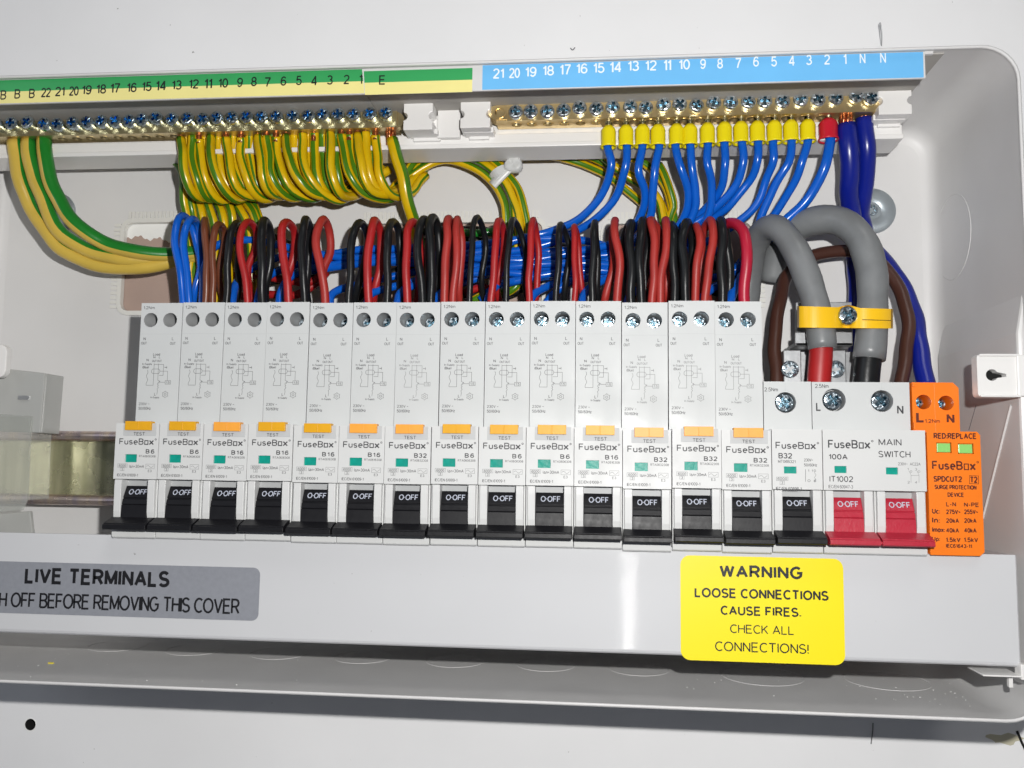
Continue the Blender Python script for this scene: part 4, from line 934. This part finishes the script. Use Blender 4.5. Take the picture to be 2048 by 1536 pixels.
# --- earth wires continuing down behind the loops
for k, (pa) in enumerate(([(318, 298, 64), (345, 318, 60), (362, 345, 58), (370, 400, 60), (376, 440, 63), (380, 520, 66), (384, 620, 68)],
          [(330, 292, 66), (352, 305, 63), (374, 350, 60), (381, 410, 62), (388, 470, 66), (392, 620, 68)],
          [(392, 400, 66), (402, 420, 62), (410, 470, 64), (415, 540, 66), (417, 620, 68)],
          [(412, 400, 67), (420, 420, 61), (428, 470, 63), (432, 540, 66), (430, 620, 68)],
          [(430, 398, 67), (442, 425, 62), (452, 470, 64), (456, 540, 66), (455, 620, 68)],
          [(452, 398, 68), (460, 420, 61), (463, 470, 63), (460, 560, 66), (452, 620, 68)],
          [(468, 398, 68), (482, 425, 62), (500, 470, 63), (505, 540, 66), (500, 620, 68)],
          [(486, 398, 69), (504, 425, 61), (518, 470, 63), (520, 540, 66), (515, 620, 68)],
          [(500, 396, 69), (515, 430, 63), (526, 480, 65), (520, 560, 67), (530, 620, 69)])):
    w_ = ["outermost", "second", "third", "fourth", "fifth", "sixth", "seventh", "eighth", "ninth"][k]
    wire("earth_wire", f"green and yellow wire passing down behind the wire loops, {w_} from the left", "wire", pa, 2.05, "earth_yellow", "earth wires behind the loops", ("earth_green", random.uniform(-1, 1), .6, random.uniform(-.015, .015)), 12)
# --- main earth wire from the E terminal
p = at(781, 268, 45); cu = MB()
for q in range(7):
    a = q * 2 * math.pi / 6; rr = 1.6 if q < 6 else 0
    cu.tube([(p.x + .6 + rr * math.cos(a), p.y + rr * math.sin(a), p.z - 5), (p.x - .3 + rr * math.cos(a + .7), p.y + rr * math.sin(a + .7), p.z + 4)], .85, 7)
wire("earth_cable", "thick yellow and green cable slanting down from the E terminal", "cable", [(784, 279, 45), (793, 310, 44), (805, 360, 45), (819, 415, 50), (832, 455, 56), (845, 520, 62), (850, 620, 66)], 2.75, "earth_yellow", None, ("earth_green", -1.35, .85, 0), 18, [("copper_strands", cu, "copper")])
# --- bundle going right behind the bracket
BUN = [([(770, 395, 66), (800, 360, 66), (832, 320, 68), (880, 296, 70), (950, 287, 71), (1040, 290, 72), (1120, 300, 72), (1190, 318, 73), (1262, 352, 73), (1310, 392, 72), (1335, 440, 71), (1345, 500, 70)], "longest green and yellow wire arching right along the bracket to the blue wires"),
       ([(760, 398, 69), (805, 368, 69), (838, 335, 70), (880, 312, 72), (950, 300, 73), (1040, 304, 74), (1130, 318, 74), (1200, 342, 74), (1262, 388, 74), (1300, 430, 73), (1318, 500, 72)], "second green and yellow wire arching right, just below the longest one"),
       ([(800, 330, 70), (818, 305, 71), (850, 288, 73), (900, 280, 75), (1000, 276, 76), (1100, 280, 76), (1200, 296, 76), (1290, 330, 75), (1335, 380, 74), (1348, 440, 72), (1352, 500, 72)], "topmost green and yellow wire running right close under the bracket"),
       ([(800, 372, 68), (840, 340, 68), (885, 320, 68), (940, 332, 68), (984, 362, 65), (1004, 400, 64), (1012, 440, 65), (1015, 520, 67)], "green and yellow wire on the lower left side of the white cable tie"),
       ([(806, 352, 70), (850, 322, 71), (905, 306, 71), (958, 322, 69), (998, 352, 65), (1026, 394, 65), (1040, 440, 66), (1042, 520, 68)], "green and yellow wire through the middle of the white cable tie"),
       ([(812, 340, 72), (850, 312, 73), (905, 297, 73), (962, 306, 71), (1006, 340, 67), (1038, 386, 66), (1054, 440, 67), (1058, 520, 69)], "green and yellow wire on the upper right side of the white cable tie"),
       ([(820, 330, 73), (870, 300, 75), (930, 292, 75), (982, 312, 73), (1012, 348, 69), (1024, 400, 68), (1030, 460, 69), (1034, 520, 70)], "green and yellow wire at the back of the white cable tie"),
       ([(1150, 288, 70), (1185, 292, 66), (1200, 310, 65), (1245, 345, 68), (1285, 370, 70), (1318, 400, 70), (1326, 450, 70), (1322, 510, 70)], "green and yellow wire emerging under the bracket left of the yellow sleeves"),
       ([(1318, 330, 72), (1330, 350, 69), (1342, 385, 69), (1348, 415, 70), (1338, 440, 71), (1342, 500, 71)], "short green and yellow wire hanging between two blue wires")]
for pa, lab in BUN:
    wire("earth_wire", lab, "wire", pa, 1.9, "earth_yellow", "earth wires running right behind the bracket", ("earth_green", random.uniform(-1.2, 1.2), .6, random.uniform(-.02, .02)), 12)
# --- cable tie
c = at(1002, 352, 67); t = thing("cable_tie", "white nylon cable tie gripping the bunch of earth wires", "cable tie", c)
d = (at(1020, 372, 67) - at(995, 330, 67)).normalized(); u_, v_, w_ = basis(d)
mb = MB(); vs = []; fs = []; K = 28
for k in range(K):
    a = 2 * math.pi * k / K; rr = 5.4
    for r_, h_ in ((rr, -2.0), (rr + 1.2, -2.0), (rr + 1.2, 2.0), (rr, 2.0)): vs.append(u_ * (r_ * math.cos(a) * 1.1) + v_ * (r_ * math.sin(a) * .8) + d * h_)
for k in range(K):
    for j in range(4): fs.append((k * 4 + j, k * 4 + (j + 1) % 4, ((k + 1) % K) * 4 + (j + 1) % 4, ((k + 1) % K) * 4 + j))
mb.add(vs, fs, 0, False); mb.build("band", "nylon", t)
h = at(1027, 329, 61) - c
mb = MB(); q0 = h; q1 = at(984, 368, 61) - c; ax = (q1 - q0).normalized(); up = Vector((-.15, -.95, .1)); sd = ax.cross(up).normalized(); up = sd.cross(ax).normalized()
mb.lathe([(.6, -2.2), (3.2, -2.2), (4.2, -1.5), (4.35, -.2), (4.0, 1.3), (3.2, 1.9), (2.4, 1.7), (.3, 1.75)], h, up, 18)
mb.v = [tuple(Vector(p) + (Vector(p) - h).normalized() * .35 * math.sin(3 * math.atan2((Vector(p) - h).dot(sd), (Vector(p) - h).dot(ax)) + .6)) if (Vector(p) - h).length > 1 else p for p in mb.v]
mb.build("head", "nylon", t)
mb = MB(); vs = []
for k in range(7):
    f = k / 6; p = q0.lerp(q1, f) + up * (-.2 - 1.5 * f * f)
    for e in (-1, 1):
        for g_ in (0, 1): vs.append(p + sd * (2.3 * e) + up * (.9 * g_))
fs = []
for k in range(6):
    a = k * 4; fs += [(a, a + 2, a + 6, a + 4), (a + 1, a + 5, a + 7, a + 3), (a, a + 4, a + 5, a + 1), (a + 2, a + 3, a + 7, a + 6)]
mb.add(vs, fs, 0, True); mb.build("tail", "nylon", t)

# --- blue neutral wires with crimped ends
FX = [1217, 1252, 1285, 1316, 1353, 1380, 1415, 1449, 1482, 1515, 1549, 1582, 1616, 1657]
FT = [252, 251, 250, 250, 249, 249, 247, 245, 244, 243, 242, 241, 240, 238]
BL = [
 [(1222, 330), (1212, 370), (1190, 410), (1150, 443), (1100, 462), (1040, 478), (980, 500), (900, 508), (800, 512), (700, 516), (600, 500), (500, 480), (430, 492), (410, 540)],
 [(1252, 335), (1240, 378), (1210, 420), (1170, 452), (1110, 482), (1040, 500), (960, 508), (860, 502), (760, 500), (660, 508), (560, 515), (490, 545), (470, 580)],
 [(1278, 340), (1289, 382), (1282, 425), (1262, 462), (1215, 505), (1150, 518), (1060, 520), (960, 526), (860, 520), (760, 512), (650, 520), (560, 540), (520, 580)],
 [(1310, 340), (1305, 390), (1298, 435), (1272, 480), (1220, 520), (1150, 530), (1060, 536), (960, 534), (860, 528), (760, 524), (660, 530), (595, 545), (565, 580)],
 [(1361, 340), (1378, 390), (1370, 432), (1340, 472), (1270, 505), (1160, 512), (1060, 512), (960, 520), (880, 535), (800, 550), (720, 568), (665, 590)],
 [(1383, 335), (1393, 380), (1389, 422), (1360, 470), (1290, 520), (1180, 540), (1080, 548), (980, 545), (900, 550), (840, 560), (780, 575), (740, 592)],
 [(1413, 330), (1423, 372), (1421, 420), (1398, 462), (1330, 510), (1220, 530), (1110, 528), (1000, 538), (920, 550), (850, 565), (800, 585)],
 [(1450, 330), (1447, 370), (1425, 402), (1385, 440), (1320, 490), (1220, 508), (1120, 500), (1040, 520), (960, 555), (900, 575), (875, 592)],
 [(1486, 322), (1476, 366), (1441, 407), (1400, 438), (1330, 480), (1250, 520), (1160, 545), (1080, 555), (1010, 565), (980, 590)],
 [(1515, 322), (1500, 362), (1458, 412), (1415, 442), (1340, 500), (1240, 540), (1160, 550), (1110, 565), (1066, 592)],
 [(1548, 320), (1536, 352), (1519, 400), (1480, 440), (1420, 480), (1330, 520), (1240, 548), (1190, 570), (1165, 592)],
 [(1576, 325), (1548, 378), (1521, 440), (1512, 490), (1470, 540), (1400, 560), (1320, 565), (1260, 592)],
 [(1606, 322), (1584, 372), (1552, 422), (1520, 470), (1490, 515), (1450, 560), (1405, 595)],
 [(1651, 330), (1622, 388), (1573, 440), (1530, 485), (1500, 525), (1478, 560), (1462, 595)]]
ORB = ["first (farthest left)"] + ORD[1:13]
for k, (fx, ft, bl) in enumerate(zip(FX, FT, BL)):
    big = k == 13; L = 43; r = 1.78 if not big else 2.15
    off = (-2, 2, 0, 3, -2, 1, 1, 0, 2, 1, -3, 1, 0, 4)[k]
    path = [(fx + off * .4, ft + 22, 44.6), (fx + off, ft + L + 2, 44.6)]
    nb = len(bl)
    for j, (u, v) in enumerate(bl):
        f = j / (nb - 1); Yd = 44.6 + min(1, j / 4) * (18 + (k * 7 % 5) * 1.5)
        if j == nb - 1: Yd = 52
        elif j == nb - 2: Yd -= 5
        path.append((u, v, Yd))
    u, v = bl[-1]; path.append((u - 6, 640, 46))
    p = at(fx, ft + L, 44.6); q = at(fx, ft, 44.6); H = q.z - p.z; R = 3.2 if not big else 3.9
    fe = MB(); fe.lathe([(R * .93, 3.0), (R * .93, .2), (R * 1.08, -.1), (R * 1.1, .5), (R, 1.2), (R, H * .74), (R * .9, H * .84), (R * .55, H * .99), (R * .35, H)], (p.x, p.y, p.z), (0, 0, 1), 24)
    pin = MB().lathe([(1.5, -1), (1.5, 6)], (q.x, q.y, q.z), (0, 0, 1), 12)
    wire("neutral_wire", "blue wire with a red crimp sleeve below the bright brass bar" if big else f"blue wire with yellow crimp sleeve, {ORB[k]} along the brass bar", "wire", path, r, "blue_wire", "blue wires from the neutral bar", n=12,
         parts=[("crimp_sleeve", fe, "ferrule_red" if big else "ferrule_yellow"), ("ferrule_pin", pin, "zinc")])

for k, (pa, lab) in enumerate((([(640, 512, 66), (720, 500, 64), (820, 496, 63), (940, 490, 63), (1060, 478, 64), (1160, 480, 66), (1240, 500, 70)], "topmost"), ([(600, 545, 66), (700, 530, 63), (800, 520, 62), (930, 515, 62), (1050, 520, 62), (1180, 498, 64), (1290, 470, 68)], "second"),
        ([(880, 560, 66), (960, 540, 62), (1060, 530, 61), (1160, 526, 61), (1280, 530, 64), (1380, 500, 68)], "third"), ([(960, 600, 62), (1000, 570, 61), (1080, 552, 61), (1180, 540, 62), (1300, 545, 66), (1440, 500, 70)], "fourth"), ([(1090, 610, 58), (1110, 585, 59), (1150, 560, 60), (1220, 556, 63), (1330, 560, 68)], "lowest"))):
    wire("bundle_wire", f"blue wire lying across behind the loops, {lab} of the front layer of the blue bundle", "wire", pa, 1.8, "blue_wire", "front layer of the blue bundle", n=12)
# --- loops above the breakers: (colour, radius, front leg and crown, back leg)
LOOPS = [
 ("blue", 1.95, [(366, 602), (358, 535), (351, 480), (355, 442)], (367, 431), [(380, 448), (394, 490), (401, 535), (390, 590)]),
 ("blue", 1.95, [(378, 602), (372, 535), (369, 480), (375, 447)], (386, 438), [(396, 455), (402, 500), (404, 550), (408, 600)]),
 ("brown", 1.8, [(411, 602), (414, 530), (411, 470), (409, 452)], (408, 440), [(412, 470), (418, 530), (420, 580)]),
 ("brown", 1.8, [(425, 602), (426, 530), (427, 485), (431, 458)], (438, 448), [(447, 463), (448, 500), (440, 550)]),
 ("black", 1.9, [(453, 602), (457, 530), (460, 480), (464, 455)], (471, 446), [(479, 458), (478, 520), (474, 590)]),
 ("red", 1.9, [(495, 602), (488, 545), (481, 490), (485, 458)], (497, 443), [(510, 462), (511, 500), (497, 545)]),
 ("black", 2.3, [(525, 602), (523, 530), (522, 475), (525, 450)], (532, 441), [(540, 460), (540, 510), (533, 570)]),
 ("red", 2.2, [(577, 602), (570, 535), (564, 480), (567, 453)], (575, 445), [(587, 465), (589, 505), (578, 555)]),
 ("black", 2.1, [(609, 602), (606, 530), (604, 470), (607, 447)], (612, 439), [(620, 460), (619, 510), (613, 570)]),
 ("palered", 2.2, [(650, 602), (643, 545), (634, 495), (637, 455)], (646, 439), [(658, 462), (659, 505), (647, 550)]),
 ("black", 2.1, [(697, 602), (699, 540), (704, 490), (711, 460)], (722, 445), [(733, 465), (730, 520), (715, 580)]),
 ("red", 2.2, [(738, 602), (736, 530), (738, 480), (743, 453)], (751, 441), [(763, 470), (761, 525), (748, 585)]),
 ("black", 2.1, [(774, 602), (774, 540), (777, 485), (780, 455)], (786, 443), [(796, 465), (802, 520), (803, 580)]),
 ("red", 2.1, [(815, 602), (814, 530), (812, 475), (816, 455)], (826, 444), [(838, 458), (842, 500), (838, 560)]),
 ("black", 2.2, [(845, 602), (839, 530), (837, 470), (841, 447)], (849, 438), [(858, 460), (859, 520), (856, 580)]),
 ("black", 2.2, [(862, 602), (862, 530), (860, 465), (862, 445)], (867, 434), [(876, 460), (878, 520), (876, 580)]),
 ("palered", 2.1, [(889, 602), (892, 530), (893, 475), (893, 450)], (897, 437), [(904, 460), (904, 520), (900, 580)]),
 ("palered", 2.0, [(906, 602), (910, 540), (914, 490), (913, 455)], (916, 438), [(922, 465), (922, 520), (918, 580)]),
 ("black", 1.6, [(939, 602), (941, 540), (944, 480), (948, 450)], (956, 435), [(967, 460), (971, 490), (964, 555)]),
 ("red", 1.9, [(982, 602), (987, 540), (991, 490), (995, 455)], (1001, 441), [(1007, 465), (1006, 510), (995, 565)]),
 ("black", 1.6, [(1012, 602), (1015, 540), (1018, 475), (1021, 450)], (1026, 439), [(1042, 465), (1053, 510), (1050, 570)]),
 ("red", 1.8, [(1059, 602), (1060, 535), (1061, 475), (1062, 452)], (1066, 441), [(1074, 465), (1078, 510), (1071, 590)]),
 ("black", 1.7, [(1112, 602), (1116, 540), (1117, 480), (1118, 460)], (1122, 449), [(1134, 470), (1140, 510), (1128, 580)]),
 ("red", 1.6, [(1149, 602), (1152, 560), (1150, 500), (1148, 468)], (1148, 453), [(1154, 475), (1160, 520), (1164, 580)]),
 ("black", 1.9, [(1185, 602), (1187, 535), (1188, 485), (1187, 458)], (1188, 446), [(1192, 470), (1196, 520), (1194, 580)]),
 ("palered", 2.1, [(1234, 602), (1238, 535), (1231, 475), (1230, 453)], (1231, 441), [(1226, 480), (1224, 540), (1210, 600)]),
 ("black", 2.3, [(1262, 602), (1261, 535), (1258, 485), (1260, 460)], (1263, 447), [(1250, 480), (1248, 540), (1252, 600)]),
 ("black", 2.3, [(1283, 602), (1280, 535), (1283, 485), (1283, 455)], (1286, 441), [(1296, 480), (1292, 540), (1290, 600)]),
 ("palered", 2.1, [(1304, 602), (1307, 535), (1310, 485), (1306, 455)], (1303, 440), [(1318, 470), (1318, 520), (1290, 590)]),
 ("palered", 2.1, [(1321, 602), (1325, 540), (1332, 485), (1332, 455)], (1331, 441), [(1338, 480), (1336, 530), (1332, 590)]),
 ("black", 2.1, [(1349, 602), (1348, 535), (1348, 485), (1346, 462)], (1344, 449), [(1354, 480), (1356, 540), (1354, 600)]),
 ("black", 2.4, [(1371, 602), (1368, 545), (1366, 490), (1370, 460)], (1375, 446), [(1384, 480), (1380, 540), (1376, 600)]),
 ("palered", 2.0, [(1391, 602), (1394, 535), (1398, 490), (1396, 465)], (1393, 451), [(1404, 480), (1404, 530), (1396, 590)]),
 ("palered", 2.1, [(1410, 602), (1418, 545), (1424, 490), (1423, 455)], (1420, 440), [(1408, 460), (1404, 500), (1412, 580)]),
 ("black", 2.4, [(1445, 602), (1445, 535), (1446, 485), (1443, 455)], (1440, 441), [(1452, 470), (1460, 530), (1458, 600)]),
 ("crimson", 2.55, [(1489, 602), (1490, 540), (1492, 495), (1486, 463)], (1469, 446), [(1450, 452), (1444, 480), (1448, 560)])]
CM = {"blue": "blue_wire", "brown": "brown_wire", "black": "black_wire", "red": "red_wire", "palered": "pale_red_wire", "crimson": "crimson_wire"}
CN = {"blue": "blue", "brown": "brown", "black": "black", "red": "bright red", "palered": "dull red", "crimson": "thick crimson"}
cnt = {}
tot = {}
for L in LOOPS: tot[L[0]] = tot.get(L[0], 0) + 1
ORX = ORD + ["fifteenth", "sixteenth", "seventeenth"]
for k, (c, r, fr_, pk, bk) in enumerate(LOOPS):
    i = cnt[c] = cnt.get(c, 0) + 1
    path = [(fr_[0][0] + 1, 628, 34)]
    ys = [33.5, 32, 32.5, 35]
    path += [(u, v, y) for (u, v), y in zip(fr_, ys)] + [(*pk, 41)]
    path += [(u, v, y) for (u, v), y in zip(bk, [49, 53, 56, 58][:len(bk)])]
    u, v = bk[-1]; path.append((u + random.uniform(-14, 14), max(v + 20, 632), 66))
    lab = f"{CN[c]} wire looping over the breaker tops" + (", leftmost" if False else f", {ORX[i-1]} {CN[c].split()[-1] if c not in ('red','palered') else CN[c]} loop from the left" if tot[c] > 1 else " at the right end")
    wire("wire_loop", lab, "wire", path, r * (.9 if c == "crimson" else .83), CM[c], "wire loops above the breakers", n=12)
# --- wires lying across behind the loops
random.seed(5)
BACK = [("red", 1.9, [(410, 548, 66), (470, 552, 67), (540, 555, 66), (620, 565, 64), (650, 540, 66), (668, 520, 70)]), ("black", 1.9, [(425, 565, 70), (480, 568, 71), (560, 560, 71), (612, 545, 71), (640, 575, 70)]),
        ("red", 1.9, [(430, 590, 68), (480, 592, 69), (540, 590, 68), (590, 590, 66), (625, 570, 66), (652, 545, 68)]), ("black", 2.0, [(690, 620, 66), (722, 590, 66), (760, 560, 68), (830, 530, 71), (960, 540, 73)]),
        ("black", 2.0, [(800, 470, 73), (860, 462, 74), (960, 462, 74), (1060, 480, 74), (1140, 500, 75)]), ("black", 2.0, [(840, 485, 75), (930, 478, 76), (1040, 500, 76), (1200, 560, 76)]),
        ("black", 2.0, [(830, 570, 70), (900, 585, 70), (1000, 590, 70), (1060, 570, 70)]), ("red", 1.8, [(930, 585, 68), (965, 575, 66), (1000, 590, 67)]),
        ("green", 1.9, [(925, 465, 70), (960, 466, 69), (995, 462, 70)]), ("black", 2.2, [(1240, 540, 72), (1330, 560, 72), (1420, 580, 72), (1480, 600, 71)]),
        ("black", 2.0, [(540, 470, 74), (560, 480, 73), (600, 500, 73), (640, 500, 74)]), ("earth", 1.9, [(940, 605, 66), (962, 592, 65), (995, 580, 66), (1030, 560, 68)]), ("earth", 1.9, [(1005, 590, 68), (1030, 575, 66), (1045, 550, 67)]),
        ("black", 2.2, [(1290, 500, 76), (1380, 520, 76), (1460, 540, 75), (1510, 600, 72)]), ("black", 2.0, [(1240, 580, 68), (1300, 590, 66), (1400, 592, 66)])]
PLC = ["low behind the fourth breaker's loops", "behind the second to fifth breakers' loops", "lying lowest behind the third and fourth breakers' loops", "rising right behind the sixth breaker's loops", "high behind the eighth breaker's loops", "just under the upper one behind the ninth breaker's loops", "low behind the eighth breaker's loops", "lowest behind the ninth breaker's thin black loop", "short piece high behind the ninth breaker's loops", "behind the loops of the last three breakers", "above the blue bundle behind the fourth breaker", "lower short piece behind the ninth breaker", "upper short piece beside the tenth breaker's loops", "highest behind the loops at the right end", "lowest behind the thirteenth breaker's loops"]
for (c, r, pa), pl_ in zip(BACK, PLC):
    if c in ("green", "earth"):
        wire("earth_wire", f"{'green' if c == 'green' else 'green and yellow'} wire, {pl_}", "wire", pa, r, "cable_green" if c == "green" else "earth_yellow", "wires lying behind the loops", None if c == "green" else ("earth_green", .3, .7, .02), 12)
    else: wire("back_wire", f"{c} wire {pl_}", "wire", pa, r, CM[c], "wires lying behind the loops", n=10)

# --- incoming tails at the right
def strands(p, r, h, rr=.8, k=8):
    mb = MB()
    for q in range(k):
        a = 2 * math.pi * q / (k - 1) if q < k - 1 else 0; d = r - rr if q < k - 1 else 0
        mb.tube([(p.x + d * math.cos(a), p.y + d * math.sin(a), p.z - 1.5), (p.x + d * math.cos(a + .6), p.y + d * math.sin(a + .6), p.z + h)], rr, 7)
    return mb
p1, p2 = at(1693, 252, 44.6), at(1729, 240, 46)
wire("neutral_tail", "thick dark blue cable, left of the two under the brass bar", "cable", [(1693, 250, 44.6), (1697, 300, 45), (1700, 360, 50), (1702, 420, 60), (1710, 500, 68), (1716, 580, 70), (1716, 700, 66), (1722, 790, 50)], 4.0, "dark_blue_wire", "dark blue neutral cables", n=20, parts=[("copper_strands", strands(p1, 3.0, 7, .95), "copper")])
wire("neutral_tail", "thick dark blue cable, right of the two under the brass bar, beside the washer", "cable", [(1728, 237, 46), (1731, 290, 47), (1734, 340, 52), (1728, 400, 60), (1722, 440, 68), (1740, 490, 72), (1785, 540, 66), (1820, 610, 58), (1840, 690, 46), (1850, 780, 36)], 3.6, "dark_blue_wire", "dark blue neutral cables", n=20, parts=[("copper_strands", strands(p2, 2.7, 6, .85), "copper")])
def sheathed(name, label, path, r, cpath, cr, cm):
    pts = spline(px(path), 2.5); o = pts[0].copy(); rd = [1 + .022 * math.sin(q * .55 + r) + .018 * math.sin(q * 1.3 + 2) for q in range(len(pts))]
    pts = [p + Vector((math.sin(q * .33 + r), 0, math.sin(q * .41))) * .22 for q, p in enumerate(pts)]
    mb = MB().tube(pts, r, 26, rad=rd); w = mb.build(name, "grey_sheath", None, o, o=o); tag(w, label, "cable", "grey sheathed supply cables")
    MB().tube(spline(px(cpath), 2), cr, 20).build("core", cm, w, o=o)
    e = pts[-1]; d = (pts[-1] - pts[-3]).normalized()
    MB().tube([e - d * .1, e + d * .25], r * .985, 26).build("cut_end", "grey_sheath", w, o=o)
sheathed("supply_cable", "grey sheathed cable with red core bending down into the main switch", [(1490, 640, 72), (1497, 560, 70), (1510, 490, 62), (1535, 458, 52), (1562, 462, 44), (1590, 500, 38), (1612, 550, 35), (1632, 610, 33), (1642, 660, 32.5), (1645, 697, 32)], 5.5, [(1643, 680, 32.3), (1641, 720, 32), (1638, 765, 32), (1640, 800, 32)], 4.6, "red_wire")
sheathed("supply_cable", "thick grey sheathed cable with black core arching over the brown loop", [(1545, 560, 74), (1555, 500, 68), (1590, 458, 58), (1636, 440, 50), (1684, 445, 44), (1722, 480, 38), (1742, 540, 35), (1746, 610, 33), (1744, 670, 32.5), (1738, 718, 32)], 6.05, [(1739, 700, 32.3), (1734, 740, 32), (1730, 790, 32)], 5.1, "black_wire")
wire("live_tail", "dark brown cable arching behind the grey cables and back down beside them", "cable", [(1553, 790, 40), (1553, 740, 42), (1551, 670, 46), (1558, 600, 52), (1580, 545, 58), (1620, 514, 60), (1670, 503, 61), (1720, 505, 61), (1766, 530, 58), (1798, 580, 53), (1816, 645, 47), (1814, 710, 42), (1802, 765, 38), (1798, 800, 36)], 2.75, "dark_brown_wire", n=16)
# --- yellow clamp on its steel bracket
c = at(1690, 634, 30); t = thing("cable_clamp", "yellow cable clamp strap with a centre screw holding the grey cables", "clamp", c)
mb = MB(); K = 44; vs = []
for k in range(K + 1):
    u = 1594 + (1786 - 1594) * k / K
    def bump(cu, wu): x = (u - cu) / wu; return math.sqrt(max(0, 1 - x * x))
    y = 31.5 - 6.2 * max(bump(1641, 47), 0) - 6.2 * max(bump(1742, 46), 0)
    y = min(y, 30.0) if 1660 < u < 1730 else y
    if k in (0, K): y = 40
    vt = 612 + (618 - 612) * k / K + 2.5 * math.sin(k / K * math.pi * 2) * 0; vb = 655 + (657 - 655) * k / K
    if 1675 < u < 1719: vt -= 4 * math.cos((u - 1697) / 22 * 1.57); vb += 0
    for yy in (y, y + 1.3):
        vs += [at(u, vt, yy), at(u, vb, yy)]
fs = []
for k in range(K):
    a, b = k * 4, k * 4 + 4
    fs += [(a, a + 1, b + 1, b), (a + 2, b + 2, b + 3, a + 3), (a, b, b + 2, a + 2), (a + 1, a + 3, b + 3, b + 1)]
mb.add(vs, fs, 0, False); st_ = mb.build("strap", "clamp_yellow", t, o=c)
g = MB(); g.tube([at(1725, 639, 23.9), at(1755, 640, 24.2), at(1782, 641, 27)], .1, 5); g.build("mould_line", "dark_ink", t, o=c)
link("clamp_screw", screw_mesh("clamp_screw", 3.7, 2.6, "zinc", .15), t, at(1697, 630, 25.8) - c, rot=(0, .6, 0))
MB().lathe([(4.0, 0), (4.0, 5)], at(1697, 630, 27.6) - c, (0, 1, 0), 24).build("screw_boss", "clamp_yellow", t)
mb = MB(); a, b = at(1592, 604, 48), at(1706, 690, 48); mb.box(a.x, b.x, 48, 50, b.z, a.z); a, b = at(1590, 664, 40), at(1706, 692, 40); mb.box(a.x, b.x, 40, 62, b.z, b.z + 1.6); mb.box(a.x, b.x, 40, 41.5, b.z, a.z)
mb.build("steel_bracket", "galvanised", t, o=c, bevel=.4)
t2 = thing("steel_terminal", "steel terminal plates with two screws below the yellow clamp", "terminal", at(1630, 740, 40)); c2 = at(1630, 740, 40)
for u0, u1, us in ((1567, 1604, 1581), (1657, 1694, 1673)):
    a, b = at(u0, 700, 38), at(u1, 790, 38); o = MB().box(a.x, b.x, 38, 52, b.z, a.z).build("plate", "galvanised", t2, o=c2, bevel=.4)
    link("plate_screw", SCREW_BIG, o, at(us, 738, 36.4) - c2, rot=(0, random.random() * 3, 0))
mb = MB(); a, b = at(1600, 700, 46), at(1720, 790, 46); mb.box(a.x, b.x, 52.2, 60, b.z, a.z); mb.build("plate_back", "galvanised", t2, o=c2)
